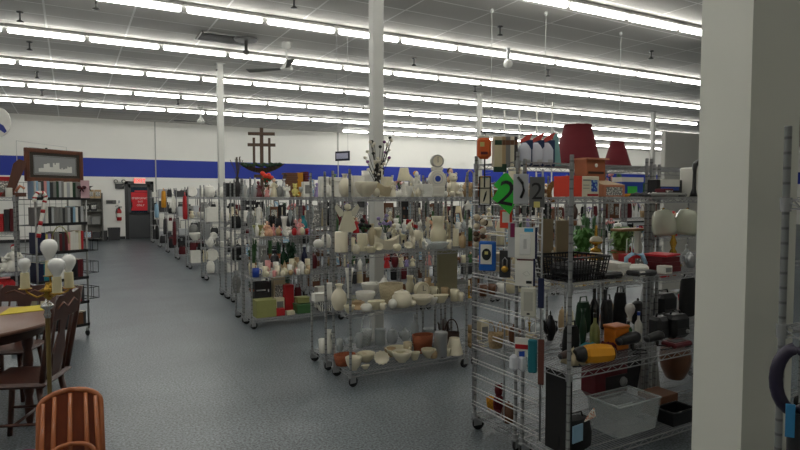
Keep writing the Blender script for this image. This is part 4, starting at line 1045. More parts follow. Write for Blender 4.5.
# unit 2
CX = 'bottom shelf of second figurine rack'
Bq('box', 'white', 325, 15, 16, YB1 + .04, Z1, label='box with black and white zebra stripes low behind the ceramics rack', st='zebra')
Bq('box', 'white', 321, 12, 21, YB2 + .06, Z1, CX, st='plain'); Bq('basket', 'lime', 352, 18, 12, YB1, Z1, CX)
GEN = DOLL + [('mug', 'white', None), ('mug', 'cream', None), ('vase', 'white', 'slender'), ('vase', 'clear', 'bulbous'), ('teddy', 'white', None), ('jar', 'grey', None), ('candlestick', 'silver', None), ('vase', 'maroon', 'bulbous'), ('animal_figurine', 'brown', None), ('flower_vase', 'lavender', None), ('flower_vase', 'black', None)]
for i, nm in ((1, 'second figurine rack'), (2, 'third figurine rack'), (3, 'fourth figurine rack'), (4, 'fifth figurine rack')):
    x0 = BX + 1.25 * i
    for z, zn in ((Z4, 'top shelf of '), (Z3, 'second shelf of '), (Z2, 'third shelf of '), (Z1, 'bottom shelf of ')):
        if z == Z1 and i == 1: fill(x0 + .55, x0 + 1.2, 7.1, z, zn + nm, [('box', 'charcoal', 'plain'), ('crate', 'brown', None)], .25, .12, seed=i + 20, wr=(.15, .25)); continue
        if z == Z1: fill(x0 + .02, x0 + 1.2, 7.1, z, zn + nm, [('box', 'charcoal', 'plain'), ('crate', 'brown', None), ('basket', 'tan', None), ('bin', 'grey', None)], .25, .12, seed=i + 20, wr=(.16, .28)); continue
        kk = GEN if i < 3 else GEN + MIX
        fill(x0 + .02, x0 + 1.2, YB1 + .02, z, zn + nm, kk, .24, .12, seed=i)
        if i < 4: fill(x0 + .02, x0 + 1.2, YBR, z, zn + nm + ', at its back', [('vase', 'silver', 'slender'), ('candlestick', 'silver', None), ('bottle', 'clear', None), ('vase', 'green', 'slender'), ('picture_frame', 'brown', None), ('figurine', 'cream', None)], .34, .2, .05, seed=i + 40)
# wooden ship-like cross piece on top of row B, with dried plant and basket
p = atY(262, 178, YBR - .05); s = depth_of(p) / F
sh = thing('wooden_ship_model', 'brown wooden ship model with three cross-shaped masts on top of the figurine rack', 'ship model', (p.x, YBR - .05, Z4 + .27), -YAW * .7)
WD = mat((104, 84, 68), .7, 0, 'wood', col2=(60, 42, 30))
hull = MB(); n = 10; vs = []
for i in range(n + 1):
    t = -1 + 2 * i / n; zt = s * (8 + 5 * abs(t) ** 2); hwid = .07 * (1 - abs(t) ** 3) + .004; zb = s * (3 + 9 * abs(t) ** 2)
    vs += [(t * 22 * s, -hwid, zt), (t * 22 * s, 0, zb), (t * 22 * s, hwid, zt)]
fs = []
for i in range(n):
    for k in range(3):
        q = (k + 1) % 3; fs.append((i * 3 + k, (i + 1) * 3 + k, (i + 1) * 3 + q, i * 3 + q))
hull.add(vs, fs + [(0, 1, 2), (n * 3 + 2, n * 3 + 1, n * 3)])
obj('hull', hull, mat((96, 82, 62), .8, 0, 'weave', col2=(70, 62, 46)), sh)
obj('stand', MB().box(-.1, .1, -.05, .05, -.27, -.25).box(-.02, .02, -.02, .02, -.25, .03).box(-.1, .1, -.01, .01, -.02, .02), WD, sh)
for x, h, w, z0 in ((0, 50, 13, 42), (-7.5, 40, 6, 31), (7.5, 40, 6, 31)):
    obj('cross_mast', MB().box(x * s - (.022 if x == 0 else .015), x * s + (.022 if x == 0 else .015), -.012, .012, 7 * s, (h - 2) * s).box((x - w) * s, (x + w) * s, -.02, -.012 + .02, (z0 - 1.5) * s, (z0 + 1.5) * s), WD, sh)
gl = MB(); r = random.Random(2)
for i in range(22): gl.ball(((-18 + 1.7 * i) * s, r.uniform(-.06, -.04), r.uniform(10, 12) * s), 2.6 * s, 1.6 * s, 1.6 * s, 6, 4)
obj('garland', gl, mat((40, 64, 44), .8), sh)
p = atY(236, 176, 8.95)
dp = thing('dried_grass_vase', 'dark vase with a spray of dried grass left of the ship model', 'vase', (p.x + .02, 8.95, Z4 + .003))
obj('vase', MB().lathe(P_(VASES['slender'], .14, .3), 12), mat((34, 30, 30), .5), dp)
g = MB()
for i in range(22):
    a = r.random() * 2 * PI; q = r.uniform(.02, .11); g.tube([(0, 0, .26), (q * .4 * math.cos(a), q * .4 * math.sin(a), .42), (q * math.cos(a), q * math.sin(a), r.uniform(.5, .62))], [.004, .003, .006], 4)
obj('grass', g, mat((84, 74, 56), .9), dp)

# ================================================================= rows C .. I
CXX = 2.1
rows = [('C', 8.82, 2.08, 9, 'the rack row behind the figurines'), ('D', 11.42, 2.2, 7, 'the crate-topped rack row'), ('E', 13.45, 2.25, 4, 'the sixth rack row down the aisle'),
        ('F', 15.6, 2.33, 2, 'the seventh rack row down the aisle'), ('G', 17.7, 2.38, 2, 'the eighth rack row down the aisle'), ('H', 19.75, 2.42, 2, 'the ninth rack row down the aisle'), ('I', 21.85, 2.45, 1, 'the rack row nearest the back door')]
ROWN = {'C': 'third rack row', 'D': 'fourth rack row', 'E': 'fifth rack row', 'F': 'sixth rack row', 'G': 'seventh rack row', 'H': 'eighth rack row', 'I': 'rack row nearest the door'}
DARK = [('jar', 'charcoal', None), ('bag', 'black', None), ('appliance', 'black', None), ('box', 'grey', 'labelled'), ('potted_plant', 'darkgreen', None), ('jar', 'white', None), ('basket', 'brown', None), ('vase', 'grey', 'slender'), ('potted_plant', 'green', None), ('box', 'white', 'labelled'), ('mug', 'pink', None)]
WHT = [('bowl', 'white', None), ('jar', 'white', None), ('plate', 'white', None), ('box', 'white', 'plain'), ('jug', 'cream', None), ('teapot', 'white', None), ('bin', 'silver', None), ('bowl', 'clear', None), ('basket', 'tan', None)]
DK2 = [('box', 'charcoal', 'plain'), ('box', 'brown', 'labelled'), ('potted_plant', 'darkgreen', None), ('vase', 'darkbrown', 'bulbous'), ('basket', 'tan', 'handled'), ('bag', 'maroon', None), ('flower_vase', 'lavender', None), ('box', 'grey', 'labelled'), ('picture_frame', 'darkbrown', None), ('bag', 'black', None), ('flower_vase', 'pink', None), ('vase', 'grey', 'straight'), ('lampshade', 'beige', None), ('crate', 'black', None)]
FARK = [('bag', 'black', None), ('bag', 'maroon', None), ('box', 'grey', 'plain'), ('box', 'charcoal', 'plain'), ('jar', 'grey', None), ('bag', 'charcoal', None), ('box', 'white', 'plain'), ('bag', 'charcoal', None), ('box', 'silver', 'plain'), ('bag', 'black', None)]
ordn = ['first', 'second', 'third', 'fourth', 'fifth', 'sixth', 'seventh', 'eighth', 'ninth']
for ri, (nm, y, x0, n, _) in enumerate(rows):
    R_ = ROWN[nm]
    for i in range(n):
        x = x0 + 1.25 * i
        rack(x, y, 'wire rack in the %s, %s unit from the aisle' % (R_, ordn[i]))
        if nm == 'C' and i < 2: rack(x, y + .415, 'rear wire rack, %s from aisle, in %s' % (ordn[i], R_))
        for z, zn in ((Z4, 'top'), (Z3, 'second'), (Z2, 'third'), (Z1, 'bottom')):
            kk = {'C': DARK, 'D': WHT, 'E': WHT, 'F': FARK}.get(nm, FARK)
            cx = '%s shelf, %s unit, %s' % (zn, ordn[i], R_)
            big = nm not in 'C'
            if i > 3 and z < .5: continue
            if nm == 'E' and i > 1 and z < 1: continue
            far = nm in 'CDE' and i > 0 and z < 1.5
            fill(x + (.02 if not (nm == 'C' and i == 0 and z == Z4) else .3), x + 1.2, y + .19, z, cx, DK2 if far else kk, .44 if far else (.36 if z != Z4 else .26), .26 if far else .15, .015 if far else .05, seed=ri * 10 + i, wr=(.12, .26) if big else (.1, .2))
# black box at the top left of row C, crates on row D
item('box', 'black', atY(230, 180, 9.2).x + .06, 9.4, Z4, .17, .22, None, label='black box on the top shelf left of the ship model')
p = atY(190, 190, 11.4)
# large goods hung and stood along the aisle ends near the door
for k, (px, py, Y, w, h, c, lab) in enumerate(((171, 198, 17.5, .3, .55, 'mustard', 'yellow-tan bag hanging at the aisle end near the back door'), (180, 203, 15.45, .2, .5, 'white', 'white bag hanging at the aisle end left of the red coat'),
        (188, 206, 13.3, .22, .6, 'red', 'red garment hanging at the end of the fifth rack row'), (178, 232, 15.4, .2, .7, 'maroon', 'dark red bag hanging low at an aisle end near the door'),
        (172, 226, 17.4, .2, .5, 'charcoal', 'charcoal bag hanging low at the end of the seventh rack row'), (163, 210, 19.5, .28, .5, 'lightblue', 'pale blue bag hanging at the aisle end nearest the back door'),
        (163, 232, 19.5, .25, .5, 'black', 'black bag hanging low at the aisle end nearest the back door'))):
    p = atY(px, py, Y); xx = {17.5: 2.325, 15.45: 2.29, 17.4: 2.33, 15.4: 2.29, 13.3: 2.215, 19.5: 2.37}[Y]
    zc = 1.6 - (py - 197) * depth_of((xx, Y, 1.6)) / F
    o = item('bag', c, xx, Y + .28, zc - h / 2, w, h, None, label=lab, rz=PI / 2)
# ================================================================= nearest racks, right
GX = 2.37; GY = 2.285
rack(GX, GY, 'nearest wire rack, right foreground, with the black basket and red box', D=.40)
R4 = rack(GX, GY + .44, D=.44, label='wire rack behind the nearest right rack, with red lampshades on its high top', shelves=(.12, .62, 1.12, 1.82), h=1.875)
Z5 = 1.82
rack(GX + 1.245, GY, 'next wire rack right of the nearest one, partly behind the white wall end', D=.40)
rack(GX + 1.245, GY + .44, 'rear wire rack behind the black spouted appliance, beside the white wall end', D=.44, shelves=(.12, .62, 1.12, 1.82), h=1.875)
YG, YG2, YH = GY + .12, GY + .28, GY + .67
def G(*a, **k): return pxitem(*a, **k)
# high shelf: red lampshades
p = atY(577, 160, YH); s = depth_of((p.x, YH, 1.7)) / F
def big_shade(px, wb, wt, h, lab, Y):
    p = atY(px, 164, Y); s = depth_of((p.x, Y, 1.8)) / F
    t = thing('lampshade', lab, 'lampshade', (p.x, Y, Z5 + .002))
    rb, rt = wb * s / 2, wt * s / 2; hh = h * s
    prof = [(rb, 0), (rb * .9 + rt * .1, hh * .12), (rb * .62 + rt * .38, hh * .38), (rb * .32 + rt * .68, hh * .66), (rt * .99, hh * .93), (rt, hh)]
    m = MB().lathe(prof + [(r * .985, z) for r, z in prof[::-1]], 32, cap=False, flute=.012, nfl=16)
    obj('shade_fabric', m, mat((112, 30, 40), .85, scale=2), t)
    obj('bottom_trim', MB().lathe([(rb * 1.01, -.0), (rb * 1.02, .012), (rb * .99, .014)], 32, cap=False), mat((96, 14, 24), .8), t)
    obj('top_trim', MB().lathe([(rt * 1.02, hh - .012), (rt * 1.04, hh), (rt * .97, hh + .002)], 32, cap=False), mat((96, 14, 24), .8), t)
big_shade(577, 45, 27, 40, 'large dark red bell lampshade standing on the high rack, left of the smaller one', YH)
big_shade(617, 27, 13, 25.5, 'small dark red bell lampshade on the high rack, right of the large one', YH + .02)
# top shelf
G('box', 'coral', 566, 9, 19, YG2 - .04, Z4, label='ridged bright red box at the left end of the nearest rack, behind its post')
def carton(px0, px1, h, Y, z, c, lab, d=.14, name='box', rz=0):
    a = atY(px0, 197, Y).x; b = atY(px1, 197, Y).x; x = (a + b) / 2
    s = depth_of((x, Y, z)) / F
    t = thing(name, lab, 'box', (x, Y, z + .0015), rz); w = b - a; h *= s
    obj('carton', MB().box(-w / 2, w / 2, 0, d, 0, h, bev=.003), mat(c, .6), t)
    return t, w, h
t, w, h = carton(572, 599, 20.5, YG - .03, Z4, 'ivory', 'white first-aid style box with orange-red end and blue picture on the top shelf')
obj('red_end_panel', MB().box(-w / 2 - .001, -w / 2 + w * .35, -.0015, .142, .0, h + .001), mat('coral', .5), t)
obj('blue_picture', MB().box(w * .2, w * .42, -.003, 0, h * .25, h * .82), mat('lightblue', .5, 0, 'pattern', col2='blue', scale=2), t)
obj('red_strip', MB().box(w * .06, w * .46, -.003, 0, h * .03, h * .14), mat('red', .5), t)
obj('print_lines', MB().box(-w * .1, w * .18, -.003, 0, h * .78, h * .84).box(-w * .1, w * .12, -.003, 0, h * .55, h * .58).box(-w * .1, w * .12, -.003, 0, h * .4, h * .43), mat('grey', .5), t)
t, w, h = carton(586, 605, 38, YG2 - .05, Z4, 'copper', 'tall brown flip-top box on the top shelf behind the white and red box', d=.1)
obj('lid_flap', MB().box(-w / 2 - .004, w / 2 + .02, -.012, .1, h - .006, h + .004), mat('salmon', .6), t)
obj('emblem_dot', MB().lathe([(.012, .0), (.012, .003)], 12, M=Matrix.Translation((0, 0, h * .82)) @ Matrix.Rotation(PI / 2, 4, 'X')), mat('white', .6), t)
obj('dark_band', MB().box(-w * .4, w * .4, -.002, 0, h * .6, h * .66), mat('darkbrown', .6), t)
t, w, h = carton(603, 625, 12, YG, Z4, 'salmon', 'salmon-brown slope-topped carton with a white label right of the tall brown box', d=.12)
obj('sloping_top', MB().add([(-w / 2, 0, h), (w / 2, 0, h), (w * .38, .12, h + .03), (-w / 2, .12, h + .03), (-w / 2, .12, h), (w / 2, .12, h)], [(0, 1, 2, 3), (0, 3, 4), (1, 5, 2), (3, 2, 5, 4)]), mat('tan', .6), t)
obj('white_label', MB().box(-w * .36, w * .36, -.002, 0, h * .12, h * .8), mat('white', .5, 0, 'pattern', col2='grey', scale=4), t)
t, w, h = carton(622, 643, 19, YG2 + .02, Z4, 'blue', 'blue and green wrapped pack with a white top at the back of the top shelf', d=.08)
obj('green_emblem', MB().box(-w * .25, w * .2, -.002, 0, h * .0 + .002, h * .55), mat((60, 190, 70), .4), t)
obj('white_cap', MB().box(-w / 2 - .001, w / 2 + .001, -.001, .081, h * .78, h + .003), mat('white', .5), t)
t, w, h = carton(657, 682, 17, YG2 + .02, Z4, 'black', 'dark blue and black wrapped pack with white top, left of the black spout', d=.08)
obj('white_cap', MB().box(-w * .38, w * .38, -.002, .081, h * .6, h + .003), mat('white', .5), t)
obj('navy_band', MB().box(-w * .36, w * .36, -.002, 0, h * .38, h * .58), mat('blue', .5), t)
CX = 'top shelf of the nearest right rack'
G('cloth', 'charcoal', 640, 18, 5, YG, Z4, CX); G('cloth', 'white', 656, 18, 5, YG2 - .05, Z4, CX); G('device', 'grey', 668, 34, 4, YG, Z4, CX); G('device', 'mustard', 631, 14, 3, YG2 - .1, Z4, CX)
G('box', 'maroon', 664, 14, 8, YG2 - .06, Z4, CX, st='labelled')
G('animal_figurine', 'brown', 556, 12, 22, YH, Z3 + .36, None, label='x') if False else None
# black L-shaped spout appliance, white casing
p = atY(691, 190, YG2)
t = thing('coffee_maker', 'white appliance with a tall black L-shaped handle at the right end of the top shelf', 'appliance', (p.x - .055, YG2 - .02, Z4 + .0015))
s = depth_of(p) / F
obj('white_body', MB().box(1 * s, 12 * s, -.04, .08, 0, 29 * s, bev=.008), mat('white', .4), t)
obj('black_spout', MB().tube([(-5 * s, -.06, .001), (-5 * s, -.06, 4 * s), (-4.4 * s, -.06, 8 * s), (-4 * s, -.06, 24 * s), (-4.4 * s, -.06, 30 * s), (-1 * s, -.06, 33 * s), (6 * s, -.06, 35 * s)], [.028, .02, .013, .012, .018, .02, .016], 10), mat('black', .3), t)
# second shelf
p0 = atY(547, 255, YG); 
a = atY(567, 255, YG - .06).x; b = atY(607, 255, YG - .06).x
x = GX + .145; 
s = depth_of((2.6, YG, 1.1)) / F
bb = thing('mesh_basket', 'wide black plastic mesh basket at the left end of the second shelf, nearest rack', 'basket', ((GX + .03 + b) / 2, YG + .06, Z3 + .0015))
w = b - GX - .03; h = 23 * s
mbk = MB(); rows_ = 7
for k in range(rows_): 
    z = h * k / (rows_ - 1); e = .88 + .12 * k / (rows_ - 1)
    mbk.tube([(-w / 2 * e, -.14 * e, z), (w / 2 * e, -.14 * e, z), (w / 2 * e, .14 * e, z), (-w / 2 * e, .14 * e, z)], .0035 if k < rows_ - 1 else .008, 4, closed=True)
for k in range(15):
    u = -1 + 2 * k / 14
    for sy in (-1, 1): mbk.tube([(u * w / 2 * .88, sy * .14 * .88, 0), (u * w / 2, sy * .14, h)], .0035, 4)
for k in range(9):
    u = -1 + 2 * k / 8
    for sx in (-1, 1): mbk.tube([(sx * w / 2 * .88, u * .14 * .88, 0), (sx * w / 2, u * .14, h)], .0035, 4)
obj('mesh_wall', mbk, mat((18, 18, 20), .4), bb); obj('bottom_panel', MB().box(-w * .44, w * .44, -.12, .12, 0, .006), mat('black', .5), bb)
tag(obj('wrapped_bundle', MB().box(-.13, .13, -.07, .07, 0, .09, bev=.03), mat('charcoal', .7), None, (bb.location.x, bb.location.y, Z3 + .01)), 'dark wrapped bundle lying inside the black mesh basket', 'bundle')
CX = 'second shelf of the nearest right rack'
# lamp with glass shades
p = atY(673, 257, YG2); s = depth_of((p.x, YG2, 1.2)) / F
gl = thing('glass_shade_lamp', 'brass lamp with two round pale glass shades at the right of the second shelf', 'lamp', (p.x, YG2, Z3 + .0015), -YAW)
BR = mat('gold', .25, .9)
obj('stem', MB().lathe([(.06, 0), (.055, .012), (.02, .03), (.012, .06), (.028, .09), (.012, .12), (.024, .16), (.012, .2), (.018, .24), (.01, .3), (.012, .34)], 14), BR, gl)
obj('arm', MB().tube([(-.07, 0, .3), (-.04, 0, .25), (0, 0, .24), (.04, 0, .25), (.07, 0, .3)], .007, 6), BR, gl)
for sx in (-1, 1):
    gs = obj('glass_shade', MB().lathe([(.02, .085), (.05, .075), (.07, .04), (.078, -.01), (.076, -.07), (.068, -.095), (.064, -.09), (.07, -.06), (.072, -.01), (.062, .035)], 18, M=Matrix.Translation((sx * .079, -.02, .31)) @ Matrix.Rotation(sx * .15, 4, 'Y'), flute=.03, nfl=9), mat((206, 210, 190), .2, 0, 'gloss'), gl)
    obj('finial', MB().ball((sx * .083, -.02, .395), .01), BR, gs)
# gold and white lamp base
p = atY(602, 256, YG2 - .02)
lb = thing('lamp_base', 'white bowl-shaped lamp base with stacked gold and white rings, among green leaves', 'lamp', (p.x, YG2 + .03, Z3 + .0015))
lb.scale = (1.15, 1.15, 1.15); s = depth_of(p) / F
obj('white_bowl', MB().lathe([(.03, 0), (.05, .01), (.075, .05), (.07, .065), (.02, .07)], 18), mat('white', .3), lb)
obj('gold_stack', MB().lathe([(.045, .07), (.04, .08), (.012, .105), (.03, .115), (.03, .125), (.01, .135), (.01, .15), (.034, .16), (.034, .172), (.01, .18), (.008, .21), (.006, .26)], 16), BR, lb)
obj('white_rings', MB().lathe([(.034, .095), (.038, .103), (.02, .113)], 16).lathe([(.036, .172), (.03, .19), (.012, .2)], 16), mat('ivory', .3), lb)
G('lampshade', 'red', 580, 17, 17, YG2 + .02, Z3, label='small red cone on the second shelf left of the white lamp base')
G('bottle', 'clear', 569.5, 5, 16, YG2, Z3, CX)
G('potted_plant', (74, 124, 54), 584, 40, 36, YH + .0, Z3, label='leafy green plant behind the red cone on the rack behind'); G('potted_plant', (104, 138, 70), 622, 38, 34, YH + .05, Z3, label='pale green leafy plant right of the white lamp base on the rack behind')
p = atY(607, 222, YH + .0)
tr = thing('wooden_tray_stand', 'small wooden tray on a white stand above the leaves, behind the lamp base', 'tray', (p.x + .05, YH - .15, Z3 + .0015))
s = depth_of(p) / F
obj('tray_top', MB().box(-18 * s, 18 * s, -.05, .05, 32 * s, 34.5 * s, bev=.004), mat((150, 110, 66), .5, 0, 'wood'), tr)
obj('white_bracket', MB().box(12 * s, 15.5 * s, -.02, .02, 0, 32 * s).tube([(-2 * s, 0, .01), (-2 * s, 0, 24 * s), (6 * s, 0, 26 * s), (5 * s, 0, .01)], .005, 5), mat('white', .4), tr)
G('box', 'red', 634, 22, 16, YG2 - .02, Z3, CX, st='labelled')
G('cloth', 'orange', 612, 9, 8, YG2 - .05, Z3, CX)
# iron
p = atY(636, 268, YG - .01)
ir = thing('clothes_iron', 'white clothes iron on the second shelf in front of the red box', 'iron', (p.x, YG + .0, Z3 + .0015), -.3)
obj('soleplate', MB().prism([(-.1, 0), (.09, 0), (.09, .012), (-.1, .012)], -.045, .045), mat('silver', .3, .5), ir)
obj('body', MB().box(-.075, .085, -.04, .04, .012, .06, bev=.018), mat('white', .35), ir)
obj('handle', MB().tube([(-.06, 0, .055), (-.06, 0, .1), (-.02, 0, .125), (.05, 0, .12), (.08, 0, .06)], [.014, .013, .013, .014, .012], 8), mat('lightblue', .4), ir)
G('device', 'black', 610, 26, 6, YG - .04, Z3, CX); G('device', 'charcoal', 643, 28, 5, YG - .06, Z3, CX); G('book_stack', 'maroon', 662, 30, 15, YG + .02, Z3, CX)
p = atY(661, 262, YG + .02); s = depth_of(p) / F
tag(obj('red_booklet', MB().box(-.1, .1, -.08, .08, 0, .012), mat((190, 30, 44), .5), None, (p.x + .0, YG + .02, Z3 + 15 * s + .004), .2), 'red booklet lying on the dark stack right of the iron', 'book')
G('box', 'white', 666, 12, 8, YG - .08, Z3, CX, st='labelled'); G('vase', 'clear', 661, 8, 19, YG2 + .08, Z3, CX, st='slender'); G('bottle', 'clear', 688, 7, 19, YG2 + .04, Z3, CX); G('vase', 'clear', 653, 6, 22, YG2 + .08, Z3, CX, st='slender')
G('teapot', 'silver', 691, 18, 18, YG + .03, Z3, CX); G('appliance', 'black', 688, 16, 15, YG - .0, Z3, CX) if False else None
G('hair_dryer', 'black', 622, 18, 9, YG + .05, Z3, CX); G('box', 'white', 641, 8, 5, YG - .085, Z3, CX, st='plain')
G('book_stack', 'white', 616, 22, 12, YG2 - .09, Z3, CX)
# third shelf (height .62)
CX = 'third shelf of the nearest right rack'
YL = GY + .1
t = G('bottle', 'lime', 597, 10, 36, YG2 + .03, Z2, label='yellow-green bottle with a round white top, left of the orange canister')
tag(obj('light_bulb', MB().lathe([(.012, 0), (.014, .03), (.03, .06), (.034, .085), (.026, .11), (.01, .12)], 14), mat((216, 214, 208), .25), None, (atY(630, 310, YG2 + .06).x, YG2 + .06, 0.62 + .14)), 'round white bulb on a bottle right of the orange canister', 'bulb')
G('bottle', 'white', 641, 8, 30, YG2 + .02, Z2, CX)
G('bottle', 'green', 631, 8, 20, YG2 + .06, Z2, label='green bottle under the round white bulb, right of the orange canister')
p = atY(615, 340, YG2 - .02); s = depth_of((p.x, YG2, .7)) / F
oc = thing('orange_canister', 'orange square canister with a dark slot on the third shelf', 'canister', (p.x, YG2 - .03, Z2 + .0015))
obj('canister_body', MB().box(-10 * s, 10 * s, -.05, .05, 0, 22 * s, bev=.008), mat((224, 128, 34), .45), oc)
obj('rim', MB().box(-10.6 * s, 10.6 * s, -.054, .054, 21 * s, 24 * s, bev=.005), mat((206, 112, 30), .45), oc)
obj('dark_slot', MB().box(-5 * s, -3.6 * s, -.0515, -.05, 6 * s, 14 * s), mat('black', .5), oc)
# yellow torch-like lantern lying down
p = atY(590, 365, YL)
fl = thing('flashlight', 'large mustard-yellow flashlight lying at the front of the third shelf', 'flashlight', (p.x - .06, YL - .0, Z2 + .062), -.35)
obj('head', MB().lathe([(.03, 0), (.056, .02), (.06, .07), (.054, .15), (.046, .18)], 8, M=Matrix.Rotation(PI / 2, 4, 'Y'), smooth=False), mat((222, 152, 30), .4), fl)
obj('black_collar', MB().lathe([(.03, -.05), (.04, -.04), (.05, .0), (.04, .012)], 16, M=Matrix.Rotation(PI / 2, 4, 'Y')), mat('black', .4), fl)
obj('lens_bezel', MB().lathe([(.044, .185), (.03, .2), (1e-5, .202)], 12, M=Matrix.Rotation(PI / 2, 4, 'Y')), mat('brown', .3), fl)
G('cloth', 'teal', 592, 34, 12, YG2 - .05, Z2, CX); G('cloth', 'maroon', 610, 16, 12, YG2 - .06, Z2, CX); G('hair_dryer', 'black', 632, 32, 20, YL + .06, Z2, CX); G('hair_dryer', 'black', 658, 26, 16, YL + .05, Z2, CX)
G('bag', 'black', 573, 22, 34, YG2, Z2, CX); G('cloth', 'beige', 576, 20, 16, YG2 - .13, Z2, CX); G('appliance', 'black', 678, 26, 26, YG2 - .02, Z2, CX); G('device', 'maroon', 680, 28, 5, YL, Z2, CX)
G('appliance', 'charcoal', 663, 22, 24, YG2 + .02, Z2, CX)
G('vase', 'darkgreen', 585, 9, 42, YG2 + .04, Z2, CX, st='slender'); G('hair_dryer', 'darkbrown', 568, 16, 14, YL + .06, Z2, CX)
# left of post on rear/near racks
YK = GY + .66
CX = 'third shelf of the rack behind the nearest one'
G('teapot', 'black', 552, 18, 30, YH - .05, Z2, CX); G('bowl', 'beige', 533, 12, 9, YH - .05, Z2, CX); G('jar', 'brown', 515, 10, 20, YH, Z2, CX); G('basket', 'tan', 497, 18, 14, YH - .02, Z2, CX)
for k, (kd, c, px, w, h) in enumerate((('bag', 'darkgreen', 585, 20, 36), ('bag', 'charcoal', 609, 16, 34), ('appliance', 'black', 665, 26, 30), ('bag', 'black', 690, 24, 46), ('bottle', 'black', 596, 9, 44), ('bottle', 'charcoal', 607, 9, 40), ('bag', 'black', 622, 18, 40), ('vase', 'clear', 646, 9, 44), ('jar', 'black', 640, 14, 26))): G(kd, c, px, w, h, YH, Z2, CX, st='slender' if kd == 'vase' else None)
CX = 'second shelf of the rack behind the nearest one'
for k, (kd, c, px, w, h, st) in enumerate((('teddy', 'tan', 556, 12, 20, None), ('vase', 'white', 640, 9, 24, 'slender'), ('jar', 'red', 631, 9, 14, None), ('box', 'beige', 500, 18, 18, 'plain'), ('jar', 'cream', 517, 9, 14, None))): G(kd, c, px, w, h, YH, Z3, CX, st=st)
# tan boards standing on the second shelf behind the hanging cards
for px, w, h, lab in ((541, 17, 55, 'plain tan cardboard standing behind the hanging white cards'), (557, 17, 52, 'plain tan cardboard standing left of the nearest front post')):
    p = atY(px, 250, GY + .42); s = depth_of((p.x, GY + .42, 1.3)) / F
    tag(obj('cardboard_sheet', MB().box(-w * s / 2, w * s / 2, -.006, .006, 0, h * s), mat((150, 134, 108), .8), None, (p.x, GY + .375, Z3 + .002)), lab, 'cardboard')
p = atY(555, 255, GY + .34); s = depth_of((p.x, GY, 1.3)) / F
item('candlestick', 'white', p.x, GY + .36, Z3, .05, .15, 'second shelf of the nearest right rack')
# bottom shelf
CX = 'bottom shelf of the nearest right rack'
p = atY(630, 440, YG + .02); s = depth_of((p.x, YG, .2)) / F
G('bin', 'clear', 628, 62, 32, YG + .06, Z1, label='clear plastic storage bin on the bottom shelf, right foreground')
G('bin', 'clear', 624, 42, 16, YG2 + .07, Z1, label='shallow clear plastic tray behind the clear storage bin')
G('box', 'brown', 662, 30, 20, YG2 - .02, Z1, label='brown cardboard box on the bottom shelf, right of the clear bin')
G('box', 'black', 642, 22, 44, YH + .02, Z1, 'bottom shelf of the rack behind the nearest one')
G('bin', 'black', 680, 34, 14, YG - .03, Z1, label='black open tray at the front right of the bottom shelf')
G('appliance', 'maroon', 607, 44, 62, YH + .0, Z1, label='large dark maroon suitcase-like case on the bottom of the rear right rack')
G('vase', 'brown', 679, 30, 50, YH + .0, Z1, label='large brown rounded pot low at the back, near the white wall end', st='bulbous')
G('lampshade', 'grey', 653, 22, 44, YH - .1, Z1, label='grey cone-shaped shade low at the back between maroon case and brown pot')
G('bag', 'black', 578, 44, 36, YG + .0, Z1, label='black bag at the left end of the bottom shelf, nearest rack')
p = atY(573, 440, YG - .08)
tag(obj('light_blue_card', MB().box(-.045, .045, -.004, .004, 0, .1, bev=.002), mat('lightblue', .5), None, (p.x + .02, YG - .095, Z1 + .09), .1), 'light blue card on the black bag at the bottom left of the nearest rack', 'card')
p = atY(588, 424, YG - .07)
tag(obj('pink_tag', MB().prism([(-.05, -.02), (.05, -.01), (.035, .04), (.01, .03)], -.004, .004), mat('salmon', .6, 0, 'pattern', col2='white', scale=3), None, (p.x, YG - .085, Z1 + .215), .1), 'pink and white paper tag poking out of the black bag', 'tag')
# dark panel standing between the racks at the bottom left
p = atX(550, 400, GX + .1)
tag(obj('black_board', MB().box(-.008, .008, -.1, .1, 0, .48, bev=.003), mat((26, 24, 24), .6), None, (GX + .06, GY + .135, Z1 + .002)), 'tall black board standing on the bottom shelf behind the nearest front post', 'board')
for k, (kd, c, yy, w, h, st) in enumerate((('jar', 'brown', .62, .09, .14, None), ('teddy', 'maroon', .76, .1, .22, None), ('basket', 'mustard', .86, .1, .08, None))):
    item(kd, c, GX + .1 + .03 * k, GY + yy, Z1, w, h, 'bottom shelf of the rack behind the nearest one', st)

# ================================================================= grid end panel with hanging goods
PX = GX - .03
gp = thing('grid_panel', 'chrome grid panel of paired horizontal wires hung on the end of the right racks', 'grid panel', (PX, 2.83, 0), 0)
yA, yB = -.345, .30
m = MB()
z = .2
while z < 1.72:
    m.tube([(0, yA, z), (0, yB, z)], .0038, 6).tube([(0, yA, z + .022), (0, yB, z + .022)], .0038, 6); z += .0965
obj('horizontal_wires', m, mat((206, 206, 204), .3, .45), gp)
m = MB()
for y in (yA, (yA + yB) / 2, yB): m.tube([(.009, y, .18), (.009, y, 1.76)], .006, 6)
obj('vertical_wires', m, STEEL, gp)
for y in (-.33, .29):
    for z in (.5, 1.5): obj('mounting_hook', MB().tube([(.006, y, z), (.04, y, z), (.045, y, z - .02)], .003, 5), STEEL, gp)
def onP(px, py, off=.0):
    return atX(px, py, PX - .03 - off)
def hang(name, lab, cat, px, py, wpx, hpx, off=0.0, hookz=.03, rz=None):
    """a thing hung on the end panel facing the aisle; w is measured across the view"""
    p = onP(px, py, off); s = depth_of(p) / F
    t = thing(name, lab, cat, p, -YAW * 1.6 if rz is None else rz)
    ww, hh = wpx * s, hpx * s
    obj('hook', MB().tube([(0, .0, hh / 2 + .02), (0, .0, hh / 2 - .006)], .002, 4).tube([(0, 0, hh / 2 + .02), (.035 + off, .012, hh / 2 + .025)], .0022, 4), STEEL, t)
    return t, ww, hh
